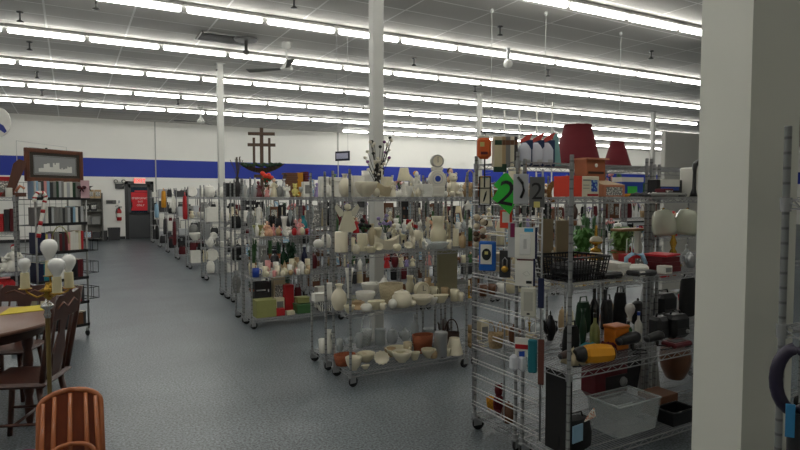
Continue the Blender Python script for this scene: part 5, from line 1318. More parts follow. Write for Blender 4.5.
def card(t, w, h, col, name='card', y0=-.003, y1=.003, x=0, z=0):
    return obj(name, MB().box(x - w / 2, x + w / 2, y0, y1, z - h / 2, z + h / 2, bev=.0015), mat(col, .45), t)
t, w, h = hang('picture_frame', 'black double frame with a dark feather picture hung left of the green number plaque', 'picture frame', 485, 191, 12, 29)
b = .09 * w
fr = MB().box(-w / 2, w / 2, -.01, .006, -h / 2, -h / 2 + b).box(-w / 2, w / 2, -.01, .006, h / 2 - b, h / 2).box(-w / 2, -w / 2 + b, -.01, .006, -h / 2, h / 2).box(w / 2 - b, w / 2, -.01, .006, -h / 2, h / 2).box(-w / 2, w / 2, -.01, .006, h * .08, h * .08 + b)
obj('frame', fr, mat('black', .4), t); card(t, w * .8, h * .86, 'ivory', 'mat_board')
obj('feather', MB().prism([(-w * .16, -h * .38), (-w * .02, -h * .34), (w * .14, -h * .12), (w * .16, h * .02), (w * .02, -h * .06), (-w * .1, -h * .24)], -.006, -.003), mat('black', .6), t)
t, w, h = hang('green_number_plaque', 'bright green diamond-shaped plaque with a black number 2', 'number plaque', 506.5, 194, 28, 41, off=.03)
pts = [(-w * .1, h * .5), (w * .05, h * .5), (w * .42, h * .16), (w * .5, -h * .02), (w * .25, -h * .3), (w * .12, -h * .5), (-w * .18, -h * .3), (-w * .5, -h * .12), (-w * .3, h * .12), (-w * .46, h * .22)]
obj('plaque', MB().prism(pts, -.006, .006), mat((52, 190, 60), .4), t)
nu = text('numeral', '2', h * .86, mat('black', .5), t, (0, -.0075, -h * .01)); nu.rotation_euler = (0, .18, 0)
for px, py, c, rz_, nm, nm2 in ((521, 189, 'silver', None, '1', 'narrow silver number plaque hanging directly right of the green one'), (537, 192, 'grey', None, '2', 'grey number plaque hanging right of the silver one, above a yellow tag')):
    t, w, h = hang('number_plaque', nm2, 'number plaque', px, py, 15, 30)
    card(t, w, h, 'silver' if c == 'silver' else (96, 96, 94))
    if nm == '2': text('numeral', nm, h * .8, mat('black', .5), t, (0, -.004, 0))
    else: obj('black_clip', MB().tube([(-w * .2, -.008, h * .4), (w * .1, -.01, h * .2), (w * .2, -.01, -h * .05), (0, -.01, -h * .3)], .008, 6), mat('black', .5), t)
    if nm == '2': card(t, w * .4, w * .4, 'yellow', 'yellow_tag', -.006, -.003, z=-h * .42)
t, w, h = hang('red_white_card', 'small red-bordered white card below the green plaque', 'card', 506, 219, 12, 18)
card(t, w, h, 'coral', 'backing'); card(t, w * .6, h * .6, 'white', 'white_panel', -.005, -.003, z=h * .1)
t, w, h = hang('blue_package', 'blue package with a white card and round black and yellow badge', 'package', 487.5, 256, 17, 30, off=.02)
obj('blue_bag', MB().box(-w / 2, w / 2, -.012, .012, -h / 2, h / 2, bev=.008), mat((24, 92, 176), .35), t)
card(t, w * .66, h * .66, 'white', 'white_card', -.016, -.011, x=-w * .06, z=h * .06)
obj('round_badge', MB().lathe([(w * .27, .016), (w * .27, .02)], 18, M=Matrix.Translation((-w * .04, 0, h * .06)) @ M9, sy=1.3), mat((24, 28, 26), .5), t)
obj('yellow_mark', MB().box(-w * .14, w * .06, -.022, -.019, h * .06, h * .16), mat('yellow', .5), t)
t, w, h = hang('padlock_package', 'dark package with a brass padlock right of the blue package', 'package', 505, 264, 11, 27)
card(t, w, h, 'charcoal', 'backing'); obj('padlock_body', MB().lathe([(w * .3, .004), (w * .3, .02), (w * .1, .024)], 14, M=Matrix.Translation((0, 0, -h * .18)) @ M9), mat('gold', .35, .7), t)
obj('shackle', MB().tube([(-w * .2, -.012, -h * .1), (-w * .2, -.012, h * .15), (0, -.012, h * .25), (w * .2, -.012, h * .15), (w * .2, -.012, -h * .1)], .004, 6), mat('silver', .3, .8), t)
t, w, h = hang('clear_package', 'clear and white package with a magenta strip left of the white switch card', 'package', 512.5, 240, 9, 35)
card(t, w, h, 'silver', 'blister'); card(t, w * .5, h * .4, 'magenta', 'magenta_strip', -.006, -.003, z=h * .28)
def switchcard(px, py, w_, h_, lab, off=.045, brand='blue'):
    t, w, h = hang('wall_plate_package', lab, 'package', px, py, w_, h_, off=off)
    card(t, w, h, 'white', 'backing_card'); card(t, w * .1, h, 'navy', 'navy_edge', -.0045, -.0025, x=w * .45)
    return t, w, h
t, w, h = switchcard(526, 243, 22, 31, 'white wall plate package with light blue corner, upper of the two large ones')
obj('wall_plate', MB().box(-w * .28, w * .22, -.01, -.003, -h * .38, h * .3, bev=.003), mat((222, 222, 218), .3), t); obj('rocker', MB().box(-w * .1, w * .04, -.014, -.01, -h * .18, h * .14, bev=.002), mat((190, 190, 188), .3), t)
card(t, w * .4, h * .12, (60, 170, 220), 'blue_corner', -.0065, -.003, x=w * .12, z=h * .42)
t, w, h = switchcard(525, 272, 20, 28, 'white package with a dark red line at its top, lower of the two large ones')
card(t, w * .8, h * .05, 'maroon', 'red_line', -.006, -.003, z=h * .44); obj('sketch', MB().tube([(-w * .1, -.004, -h * .05), (w * .1, -.004, h * .04), (w * .25, -.004, -h * .1), (w * .05, -.004, -h * .14)], .001, 4, closed=True), mat('grey', .5), t)
card(t, w * .28, h * .1, 'black', 'barcode', -.006, -.003, x=w * .2, z=-h * .36)
t, w, h = hang('power_strip', 'cream power strip in dark packaging below the two white packages', 'power strip', 528.5, 302, 15, 29, off=.03)
obj('strip_body', MB().box(-w / 2, w / 2, -.012, .006, -h / 2, h / 2, bev=.004), mat((206, 204, 190), .4), t)
obj('inset', MB().box(-w * .3, w * .3, -.014, -.012, -h * .3, h * .36, bev=.001), mat((180, 178, 166), .4), t); card(t, w * .2, h * .06, 'black', 'switch', -.015, -.012, z=-h * .4)
t, w, h = hang('blue_pen_pack', 'thin dark blue pack hanging right of the power strip', 'package', 541, 293, 6, 30); card(t, w, h, 'navy', 'pack_body', -.008, .006)
t, w, h = hang('small_frame', 'thin white square wire frame hanging below the power strip', 'frame', 530, 325, 11, 15)
obj('frame_bar', MB().tube([(-w / 2, 0, -h / 2), (w / 2, 0, -h / 2), (w / 2, 0, h / 2), (-w / 2, 0, h / 2)], .003, 5, closed=True), mat('white', .4), t)
t, w, h = hang('red_white_pack', 'white pack with a red band above the white socks', 'package', 522, 347, 14, 19, off=.03)
card(t, w, h, 'white', 'pack'); card(t, w * .96, h * .25, 'red', 'red_band', -.006, -.003, z=h * .02); card(t, w * .4, h * .3, 'blue', 'blue_strip', -.006, -.003, z=-h * .35)
t, w, h = hang('white_socks', 'pair of plump white bundles hanging low on the grid panel', 'socks', 518, 363, 16, 17, off=.05)
for sx in (-1, 1): obj('sock', MB().box(-w * .26, w * .26, -.022, .022, -h / 2, h / 2, M=Matrix.Translation((sx * w * .25, sx * .012, -sx * .004)), bev=.018), mat((206, 208, 214), .8), t)
t, w, h = hang('teal_pouch', 'teal pouch hanging right of the white socks', 'pouch', 532.5, 356, 9, 34); obj('pouch_body', MB().box(-w / 2, w / 2, -.014, .01, -h / 2, h / 2, bev=.008), mat((20, 110, 122), .6), t)
t, w, h = hang('brown_strap', 'reddish brown strap hanging right of the teal pouch', 'strap', 541, 362, 6, 46); obj('strap_body', MB().box(-w / 2, w / 2, -.006, .006, -h / 2, h / 2, bev=.004), mat((96, 54, 44), .7), t)
t, w, h = hang('toy_bundle', 'bundle of cream and brown balls hanging at the left edge of the grid panel', 'ornament', 480, 231, 16, 32, off=.0)
m = MB(); r = random.Random(4)
for i in range(7): m.ball(((-.2, .2)[i % 2] * w, 0, (-.42 + .14 * i) * h), w * .22, seg=9, rings=6)
obj('cream_balls', m, mat((190, 176, 150), .7), t)
m = MB()
for i in range(8): m.ball((r.uniform(-.35, .35) * w, r.uniform(-.02, .03), r.uniform(-.45, .45) * h), w * .17, seg=8, rings=5)
obj('brown_balls', m, mat((84, 62, 46), .8), t)
# goods on hooks above the high shelf
hk = thing('hook_bar', 'black hook bar standing above the left end of the high shelf', 'hook bar', (GX + .05, GY + .92, 1.8))
def top_hang(name, lab, cat, px, py, wpx, hpx, Y):
    p = atY(px, py, Y); s = depth_of(p) / F
    t = thing(name, lab, cat, p, -YAW * .8); return t, wpx * s, hpx * s
Yh = GY + .60
bar = MB(); a = atY(515, 134, Yh); b = atY(553, 136, Yh)
bar.tube([(a.x - hk.location.x, Yh - hk.location.y, a.z - 1.8), (b.x - hk.location.x, Yh - hk.location.y, a.z - 1.8)], .005, 6)
bar.tube([(b.x - hk.location.x, Yh - hk.location.y, a.z - 1.8), (b.x - hk.location.x, Yh - hk.location.y, 0.0)], .005, 6)
a2 = atY(481, 134, Yh)
bar.tube([(a2.x - hk.location.x, Yh - hk.location.y, a.z - 1.8), (a.x - hk.location.x, Yh - hk.location.y, a.z - 1.8)], .005, 6)
bar.tube([(a2.x + .03 - hk.location.x, Yh - hk.location.y, a.z - 1.8), (a2.x + .03 - hk.location.x, Yh - hk.location.y, -.14)], .005, 6)
obj('bar', bar, mat('black', .4), hk)
t, w, h = top_hang('orange_bag', 'orange printed bag with a white top hanging at the top left of the hook bar', 'bag', 484, 148, 14, 22, Yh)
obj('orange_pouch', MB().box(-w / 2, w / 2, -.025, .025, -h / 2, h / 2, bev=.02), mat((216, 96, 34), .5, 0, 'plain'), t); obj('white_header', MB().box(-w * .45, w * .4, -.012, .012, h * .44, h * .58, bev=.004), mat('white', .5), t)
obj('yellow_mark', MB().box(-w * .36, -w * .05, -.028, -.024, h * .05, h * .25), mat('yellow', .5), t); obj('purple_mark', MB().box(-w * .3, w * .2, -.028, -.024, -h * .3, -h * .18), mat('maroon', .5), t)
cols = [('beige', 497, 'leftmost of the row of narrow cards beside the orange bag'), ('tan', 502, 'second in the row of narrow cards beside the orange bag'), ('grey', 506.5, 'third in the row of narrow cards beside the orange bag'), ('ivory', 510.5, 'fourth in the row of narrow cards beside the orange bag'), ('charcoal', 514, 'last in the row of narrow cards, next to the blue bottle packs')]
for c, px, lab in cols:
    t, w, h = top_hang('hanging_card', '%s pack card, %s' % (c, lab), 'package', px, 152, 8 if px < 500 else 5, 30, Yh - .04)
    card(t, w, h, c, 'pack_card', -.03, .03); card(t, w * .9, h * .16, 'darkgreen' if px < 500 else 'brown', 'top_band', -.032, -.03, z=h * .3)
t, w, h = top_hang('green_pack', 'small dark green pack hanging below the narrow cards', 'package', 500, 168, 13, 8, Yh - .06); card(t, w, h, 'darkgreen', 'pack', -.01, .01)
for px, lab in ((527, 'leftmost'), (538.5, 'middle'), (549, 'rightmost')):
    t, w, h = top_hang('blue_bottle_pack', 'white bottle on navy card with red hanger, %s of three on hook bar' % lab, 'package', px, 150, 12, 34, Yh - .05)
    card(t, w, h * .78, (24, 50, 92), 'navy_card', -.004, .004, z=-h * .1)
    obj('white_bottle', MB().lathe([(w * .5, -h * .44), (w * .6, -h * .34), (w * .6, -h * .0), (w * .4, h * .12), (w * .18, h * .2)], 14, c=(-w * .34, -.025, 0), sy=.5), mat((206, 210, 222), .2), t)
    obj('red_hanger', MB().add([(-w * .6, -.008, h * .2), (w * .2, -.008, h * .3), (w * .5, -.008, h * .5), (w * .1, -.008, h * .46), (-w * .55, -.008, h * .3)] + [(-w * .6, .004, h * .2), (w * .2, .004, h * .3), (w * .5, .004, h * .5), (w * .1, .004, h * .46), (-w * .55, .004, h * .3)], [(0, 1, 2, 3, 4), (9, 8, 7, 6, 5), (0, 5, 6, 1), (1, 6, 7, 2), (2, 7, 8, 3), (3, 8, 9, 4), (4, 9, 5, 0)]), mat((200, 76, 66), .5), t)
    obj('clear_label', MB().box(-w * .35, w * .05, -.062, -.058, -h * .4, -h * .3), mat('silver', .4), t)
t, w, h = top_hang('teal_card', 'pale teal card hanging between the blue bottle packs and the large lampshade', 'card', 557.5, 150, 8, 32, Yh - .05)
obj('card', MB().prism([(-w / 2, h / 2), (0, h / 2), (w / 2, -h / 2), (-w / 2, -h / 2)][::-1], -.004, .004), mat((128, 178, 178), .6), t)
# plush horn between the plaques and the red box
p = atY(556, 200, YH - .1)
t = thing('plush_toy', 'fluffy golden-brown plush hanging between the grey plaque and the red box', 'toy', atY(555, 189, GY + .52))
m = MB(); r = random.Random(9)
for i in range(12): 
    a = i / 11 * 3.6; m.ball((-.02 + .032 * math.cos(a + 1.2), 0, .035 * math.sin(a + 1.2) - .004 * i), .022 - .0008 * i, seg=9, rings=6)
obj('fur_body', m, mat((134, 98, 58), .95, scale=4), t)

# ================================================================= rack at the right edge with vacuum
pc = atD(786, 200, 1.93)
rk = rack(pc.x - .012, pc.y - .445, 'wire rack at the far right edge, in front of the white wall end', W=.91, D=.457, shelves=(.12, .70, 1.17, 1.595), h=1.835)
# vacuum cleaner handle leaning before it
p = atD(796, 380, 1.75)
vc = thing('stick_vacuum', 'dark purple stick vacuum with a loop handle standing at the right edge', 'vacuum cleaner', (p.x, p.y - .0, 0), -.9)
zt = CAM.z + (197 - 348) * 1.75 / F; zb = CAM.z + (197 - 412) * 1.75 / F
PU = mat((40, 34, 56), .4)
cz = (zt + zb) / 2; hh = (zt - zb) / 2
obj('loop_handle', MB().tube([(.052 * math.cos(a), 0, cz + hh * math.sin(a)) for a in [2 * PI * i / 22 for i in range(22)]], .019, 10, closed=True), PU, vc)
obj('shaft', MB().lathe([(.02, .3), (.02, zb - .02), (.026, zb)], 12), mat('charcoal', .4), vc)
obj('blue_label', MB().box(-.03, -.006, -.03, -.026, zb - .07, zb + .03), mat((60, 140, 190), .4), vc)
obj('motor_body', MB().lathe([(.05, .08), (.075, .12), (.08, .4), (.06, .5), (.028, .56)], 16), PU, vc)
obj('floor_head', MB().box(-.14, .14, -.09, .07, 0, .07, bev=.02), mat('black', .4), vc)
# things on that rack just inside the frame
for z, sd in ((.70, 1), (1.17, 2), (1.595, 3)):
    fill(pc.x + .12, pc.x + .8, pc.y - .16, z, {1: 'third', 2: 'second', 3: 'top'}[sd] + ' shelf of the rack at the right edge', [('box', 'brown', 'labelled'), ('tin', 'silver', None), ('box', 'grey', 'plain')], .25, .12, seed=sd)
# big white partition standing far behind the nearest racks
a = atY(664, 200, 6.2); zt = CAM.z + (197 - 131.5) * depth_of(a) / F
wp_ = thing('white_partition', 'tall plain white partition behind the nearest rack, beside the white wall end', 'partition', (a.x, 6.2, 0))
obj('panel', MB().box(0, 1.6, 0, .08, .03, zt, bev=.01), mat((190, 189, 182), .5, scale=.1), wp_)
obj('foot', MB().box(.1, .2, -.2, .28, 0, .03, bev=.005), mat('grey', .5), wp_); obj('foot', MB().box(1.4, 1.5, -.2, .28, 0, .03, bev=.005), mat('grey', .5), wp_)
# white poles standing beyond the hanging packs
for px, py, Y, w in ((481, 112, 10.5, 'leftmost'), (504.5, 110, 10.3, 'second'), (519.5, 108, 10.1, 'third'), (537, 105, 9.9, 'fourth'), (552.5, 102, 9.7, 'tallest and rightmost')):
    p = atY(px, py, Y)
    t = thing('white_display_pole', 'thin white display pole beyond the hanging packs, %s of five' % w, 'pole', (p.x, Y, 0))
    obj('tube', MB().lathe([(.016, .02), (.016, p.z)], 8), mat('white', .4), t); obj('foot', MB().lathe([(.14, 0), (.14, .012), (.02, .02)], 14), mat('grey', .5), t)
# ================================================================= left side
# media rack, turned a little towards the aisle
MX, MY, MR = -.175, 7.56, PI / 2 - math.radians(60)
WT = mat((150, 150, 146), .4, .3)
mr = thing('media_rack', 'white wire media rack with black shelves under the framed picture', 'display rack', (MX, MY, 0), MR)
W2 = .275; MH = 1.765
for sx in (-1, 1):
    for y in (-.18, .18): obj('upright', MB().tube([(sx * W2, y, .09), (sx * W2, y, MH)], .011, 8), WT, mr)
m = MB()
for i in range(9): m.tube([(-W2 + 2 * W2 * i / 8, .18, .12), (-W2 + 2 * W2 * i / 8, .18, MH)], .003, 5)
for i in range(14): m.tube([(-W2, .18, .2 + i * .12), (W2, .18, .2 + i * .12)], .003, 5)
obj('back_grid', m, WT, mr)
SH = [1.58, 1.30, .99, .68, .40, .14]
for i, z in enumerate(SH):
    m = MB().box(-W2, W2, -.2, .16, z - .012, z - .004).box(-W2, W2, -.205, -.198, z - .014, z + .018)
    obj('shelf', m, mat('black', .5), mr)
for sx in (-1, 1):
    for y in (-.17, .17):
        c = obj('caster', MB().lathe([(.008, .06), (.02, .07), (.01, .1)], 8, (sx * W2 * .96, y, 0)), STEEL, mr)
        obj('wheel', MB().lathe([(.03, -.01), (.036, 0), (.03, .01)], 12, M=Matrix.Translation((sx * W2 * .96, y, .036)) @ Matrix.Rotation(PI / 2, 4, 'Y')), RUB, c)
MMX = Matrix.Translation((MX, MY, 0)) @ Matrix.Rotation(MR, 4, 'Z')
def onm(x, y, z): return MMX @ Vector((x, y, z))
r = random.Random(12)
rc = {0: ['grey', 'white', 'charcoal', 'silver', 'darkgreen', 'lightblue', 'pink'], 1: ['grey', 'silver', 'white', 'charcoal', 'grey', 'lightblue'], 2: ['navy', 'navy', 'yellow', 'lavender', 'maroon', 'grey', 'maroon', 'charcoal', 'maroon', 'pink', 'white', 'white', 'cream', 'red', 'red'],
      3: ['navy', 'teal', 'lightblue', 'coral', 'white', 'black', 'black', 'maroon', 'grey'], 4: ['green', 'black', 'red', 'cream', 'red', 'charcoal'], 5: ['black', 'charcoal', 'brown']}
zn = ['top', 'second', 'third', 'fourth', 'fifth', 'bottom']
for i, z in enumerate(SH):
    x = -W2 + .012; k = 0
    hb = [.2, .2, .23, .22, .2, .16][i]
    while x < W2 - .045:
        w = r.uniform(.024, .034)
        cs = rc[i]
        c = cs[min(len(cs) - 1, int((x + W2) / (2 * W2) * len(cs)))] if i in (2, 3) else r.choice(cs)
        P = onm(x + w / 2, -.09, z - .003)
        h = hb * r.uniform(.9, 1)
        o = item('book', c, P.x, P.y, P.z, w, h, '%s shelf of the media rack' % zn[i], rz=MR, noun='media case', cat='media case', name='media_case')
        x += w + .0015; k += 1
# wire baskets on its aisle side
for z, w in ((.98, 'upper'), (.72, 'middle'), (.42, 'lower')):
    P = onm(W2 + .02, -.0, z)
    t = thing('side_basket', 'black wire basket on the aisle side of the media rack, %s of three' % w, 'wire basket', P, MR)
    m = MB()
    for zz in (0, .13): m.tube([(0, -.15, zz), (.13, -.15, zz), (.13, .15, zz), (0, .15, zz)], .004, 5, closed=True)
    for (x, y) in ((0, -.15), (.13, -.15), (.13, .15), (0, .15), (.13, 0), (.065, -.15)): m.tube([(x, y, 0), (x, y, .13)], .003, 4)
    for k in range(5): m.tube([(0, -.12 + k * .06, 0), (.13, -.12 + k * .06, 0)], .002, 4)
    obj('wire_frame', m, mat((24, 24, 26), .4), t)
# framed skyline picture on top
P = onm(0.03, -.02, MH + .002)
pf = thing('framed_picture', 'brown wooden framed grey skyline picture on top of the media rack', 'picture', P, MR + .12)
fw, fh, tt = .34, .36, .045
m = MB().box(-fw, fw, -.02, .02, 0, tt, bev=.006).box(-fw, fw, -.02, .02, fh - tt, fh, bev=.006).box(-fw, -fw + tt, -.02, .02, tt * .5, fh - tt * .5, bev=.006).box(fw - tt, fw, -.02, .02, tt * .5, fh - tt * .5, bev=.006)
obj('frame', m, mat((112, 66, 44), .4, 0, 'wood', col2=(76, 42, 28)), pf)
obj('dark_mount', MB().box(-fw + tt * .8, fw - tt * .8, -.008, .012, tt * .8, fh - tt * .8), mat((52, 46, 38), .6), pf)
obj('print', MB().box(-fw * .72, fw * .72, -.011, -.008, fh * .24, fh * .76), mat((140, 142, 142), .5, scale=.6), pf)
obj('inner_border', MB().tube([(-fw * .74, -.011, fh * .22), (fw * .74, -.011, fh * .22), (fw * .74, -.011, fh * .78), (-fw * .74, -.011, fh * .78)], .003, 4, closed=True), mat('silver', .5), pf)
sk = MB(); x = -fw * .58
while x < fw * .56:
    w = r.uniform(.012, .028); h = r.uniform(.03, .06) + (.05 if abs(x + .12) < .03 or abs(x) < .035 else 0) + (.02 if abs(x - .16) < .03 else 0)
    sk.box(x, x + w, -.0135, -.011, fh * .3, fh * .3 + h); x += w
obj('skyline', sk, mat((214, 214, 208), .6), pf)
# clear sign holder on top of the frame's shelf
P = onm(-.02, .13, MH + .002)
ch = thing('wire_sign_holder', 'thin clear sign holder standing behind the framed picture', 'sign holder', P, MR)
obj('holder_frame', MB().tube([(-.27, 0, 0), (-.27, 0, .44), (.27, 0, .41), (.27, 0, 0)], .004, 5).tube([(-.14, 0, .3), (-.14, 0, .38), (.22, 0, .37), (.22, 0, .3)], .004, 5), mat((196, 196, 192), .3), ch)
obj('black_clip', MB().ball((.04, -.005, .375), .014), mat('black', .4), ch)
# candy cane hanging at its left edge
P = onm(-W2 + .06, -.24, 1.30)
cc_ = thing('candy_cane', 'red and white striped candy cane hanging on the left of the media rack', 'candy cane', P, MR)
pts = [(-.07, 0, -.13), (-.05, 0, 0.0), (-.02, 0, .13), (0, 0, .24), (.02, 0, .3), (-.01, 0, .345), (-.06, 0, .345), (-.095, 0, .3), (-.1, 0, .25)]
pts = [Vector(p) for p in pts]; dense = []
for i in range(len(pts) - 1):
    for k in range(3): dense.append(pts[i].lerp(pts[i + 1], k / 3))
dense.append(pts[-1])
obj('cane', MB().tube(dense, .02, 8), mat('white', .4), cc_)
for i in range(0, len(dense) - 1, 3): obj('red_stripe', MB().tube([dense[i], dense[i + 1]], .0212, 8), mat('red', .4), cc_)
P = onm(.2, -.235, 1.7)
bw = thing('dark_bow', 'small dark red bow on the upper right of the media rack', 'bow', P, MR)
m = MB()
for s_ in (-1, 1): m.ball((s_ * .028, 0, .008), .028, .012, .02).tube([(0, 0, 0), (s_ * .02, 0, -.04)], .007, 5)
obj('ribbon', m, mat((70, 20, 30), .7), bw); obj('knot', MB().ball((0, -.008, 0), .012), mat('maroon', .7), bw)
tag(obj('pink_paper', MB().box(-.05, .05, -.003, .003, 0, .2), mat((196, 160, 166), .7), None, onm(.25, -.215, 1.588), MR), 'pale pink sheet standing at the upper right of the media rack', 'paper')

# rack left of it, seasonal goods
LX = -1.70
rack(LX, 7.0, 'wire rack at the left edge with santa figure and red cloth', W=1.22, shelves=(.12, .62, .84, 1.24, 1.6), h=1.62)
rack(LX - 1.26, 7.0, 'wire rack at the far left edge, beyond the table', W=1.22, shelves=(.12, .62, 1.1, 1.6), h=1.72) if False else None
CX = 'top shelf of the left edge rack'
fill(LX + .5, LX + 1.2, 7.3, 1.24, 'second shelf of the left edge rack', [('book', 'maroon', None), ('book', 'grey', None), ('book', 'red', None), ('book', 'charcoal', None), ('book', 'pink', None)], .24, .18, .004, seed=3)
def Lq(*a, **k): return pxitem(*a, **k)
YLF = 7.12
Lq('figurine', 'white', 12, 17, 26, YLF, .84, label='white-robed santa figure with a red hat at the left edge', st='santa')
Lq('teddy', 'white', 3, 11, 15, YLF, .84, None, label='small white toy at the very left edge beside the santa')
Lq('box', 'charcoal', 6, 14, 12, YLF + .2, .84, None, label='dark box behind the santa on the left edge rack')
p = atY(8, 275, YLF)
Lq('cloth', 'red', 2, 27, 14, YLF, .62, label='crumpled bright red cloth at the left edge above the table')
Lq('box', 'red', 0, 18, 12, YLF + .25, .62, None, label='red box behind the crumpled red cloth'); Lq('book_stack', 'charcoal', 14, 9, 14, YLF + .23, .62, label='dark stack of books right of the red cloth on the left edge rack')
Lq('box', 'red', 0, 24, 20, YLF + .3, 1.6, None, label='red box on top of the rack at the far left edge', st='labelled')
Lq('tin', 'white', 9, 6, 9, YLF, 1.6, None, label='small white tin on top of the left edge rack')
Lq('cloth', 'ivory', 8, 16, 4, YLF, .12, 'bottom shelf of the left edge rack')
# brown wooden sled shape on the rack
p = atY(15, 196, YLF + .05); s = depth_of(p) / F
sl = thing('wooden_sleigh_side', 'brown wooden slanted ornament leaning on top of the left rack beside the picture', 'ornament', (p.x, YLF + .1, 1.603), -YAW * 0 + .1)
BW = mat((98, 56, 38), .6, 0, 'wood', col2=(64, 36, 24))
obj('slanted_board', MB().prism([(-12 * s, 0), (-3 * s, 0), (9 * s, 30 * s), (9 * s, 36 * s), (4 * s, 38 * s), (-1 * s, 33 * s), (-6 * s, 12 * s)], -.03, .03), BW, sl)
obj('foot_board', MB().prism([(-13 * s, 0), (9 * s, 0), (9 * s, 4 * s), (-10 * s, 4 * s)], -.05, .05), BW, sl)
obj('curled_bracket', MB().tube([(0, -.02, 5 * s), (4 * s, -.02, 11 * s), (8 * s, -.02, 8 * s)], .014, 7), mat('salmon', .6), sl)

# ---------- table, chairs
TZ = .75
tc = atD(-42, 330, 3.93); TX, TY = tc.x, tc.y
tb = thing('round_table', 'round light-topped wooden table at the left edge with yellow paper on it', 'table', (TX, TY, 0))
obj('tabletop', MB().lathe([(.56, TZ - .03), (.595, TZ - .022), (.6, TZ - .01), (.59, TZ)], 48), mat((128, 92, 76), .3, 0, 'wood', col2=(110, 78, 62), scale=.5), tb)
obj('apron', MB().lathe([(.5, TZ - .1), (.5, TZ - .03)], 40), mat((66, 38, 26), .5, 0, 'wood'), tb)
DKW = mat((84, 46, 32), .38, 0, 'wood', col2=(50, 27, 20))
legp = [(.016, 0), (.024, .04), (.03, .12), (.022, .2), (.032, .24), (.032, .3), (.02, .34), (.034, .46), (.026, .54), (.036, .58), (.036, .65)]
for k in range(4):
    a = PI / 4 + k * PI / 2 + .55
    obj('leg', MB().lathe(legp, 12, (.41 * math.cos(a), .41 * math.sin(a), 0)), DKW, tb)
tag(obj('yellow_paper', MB().add([(-.16, -.16, 0), (.13, -.13, 0), (.17, .12, 0), (-.08, .12, 0), (-.16, -.16, .003), (.13, -.13, .003), (.17, .12, .003), (-.08, .12, .003)], [(3, 2, 1, 0), (4, 5, 6, 7), (0, 1, 5, 4), (1, 2, 6, 5), (2, 3, 7, 6), (3, 0, 4, 7)]), mat((204, 184, 36), .6), None, atZ(23, 309.5, TZ + .002), .12), 'yellow sheet of paper on the round table', 'paper')
def pressback(loc, rz, lab):
    t = thing('dining_chair', lab, 'chair', loc, rz)
    obj('seat', MB().box(-.21, .21, -.2, .2, .43, .465, bev=.02), DKW, t)
    for sx in (-1, 1):
        obj('leg', MB().tube([(sx * .15, -.15, .43), (sx * .19, -.2, .0)], [.02, .016], 8), DKW, t)
        obj('leg', MB().tube([(sx * .15, .14, .43), (sx * .18, .2, .0)], [.02, .016], 8), DKW, t)
        obj('back_post', MB().tube([(sx * .18, .17, .46), (sx * .2, .22, .75), (sx * .2, .26, 1.0)], [.018, .016, .018], 8), DKW, t)
        obj('stretcher', MB().tube([(sx * .17, -.17, .2), (sx * .17, .18, .2)], .01, 6), DKW, t)
    obj('stretcher', MB().tube([(-.17, 0, .2), (.17, 0, .2)], .01, 6), DKW, t)
    M = Matrix.Translation((0, .17, .46)) @ Matrix.Rotation(-.165, 4, 'X') @ Matrix.Translation((0, 0, -.46))
    obj('crest_rail', MB().prism([(-.2, .84), (.2, .84), (.225, .93), (.15, 1.0), (.06, .99), (0, 1.03), (-.06, .99), (-.15, 1.0), (-.225, .93)], -.013, .013, M=M), DKW, t)
    obj('crest_carving', MB().tube([(-.15, -.016, .92), (-.08, -.016, .95), (0, -.016, .91), (.08, -.016, .95), (.15, -.016, .92)], .006, 5, M=M).tube([(-.15, .016, .92), (-.08, .016, .95), (0, .016, .91), (.08, .016, .95), (.15, .016, .92)], .006, 5, M=M), mat((120, 74, 54), .4), t)
    obj('splat', MB().prism([(-.05, .46), (.05, .46), (.09, .62), (.04, .74), (.06, .85), (-.06, .85), (-.04, .74), (-.09, .62)], -.006, .006, M=M), DKW, t)
    for k in (-1, 1): obj('spindle', MB().tube([(k * .12, .17, .46), (k * .12, .24, .88)], .009, 6), DKW, t)
    return t
q = atD(27, 400, 3.72); pressback((q.x, q.y, 0), -1.94, 'dark brown pressed-back dining chair right of the round table, turned towards it')
q = atD(12, 400, 4.72); ch2 = pressback((q.x, q.y, 0), -YAW + .1, 'dark brown dining chair pushed in behind the round table'); ch2.scale = (1, 1, .86)
q = atD(-25, 440, 3.3); pressback((q.x, q.y, 0), PI + .2, 'dark brown dining chair in front of the round table at the left edge') if False else None
# ---------- brass candelabra floor lamp
q = atD(49, 300, 3.15)
lp = thing('floor_lamp', 'brass floor lamp with four large unlit white globe bulbs', 'lamp', (q.x, q.y, 0), -YAW * -1)
lp.rotation_euler = (0, 0, -YAW)
zz = lambda py: CAM.z + (197 - py) * 3.15 / F
k_ = 3.15 / F
BRS = mat((150, 128, 84), .3, .85)
obj('pole', MB().lathe([(.011, .03), (.012, zz(316))], 12, (-2 * k_, 0, 0)), BRS, lp)
obj('floor_base', MB().lathe([(.14, 0), (.14, .012), (.06, .03), (.02, .05)], 24, (-2 * k_, 0, 0)), BRS, lp)
obj('chrome_finial', MB().lathe([(.013, zz(318)), (.02, zz(314)), (.012, zz(310)), (.034, zz(306.5)), (.03, zz(304)), (.012, zz(301.5)), (.008, zz(299))], 18, (-2 * k_, 0, 0)), mat((200, 200, 198), .15, .9), lp)
obj('centre_hub', MB().lathe([(.008, zz(300)), (.03, zz(295)), (.02, zz(292)), (.05, zz(290)), (.02, zz(287)), (.015, zz(282))], 18), mat('gold', .25, .9), lp)
SOCK = mat((214, 204, 164), .6); BULB = mat((236, 236, 232), .18, 0, 'gloss')
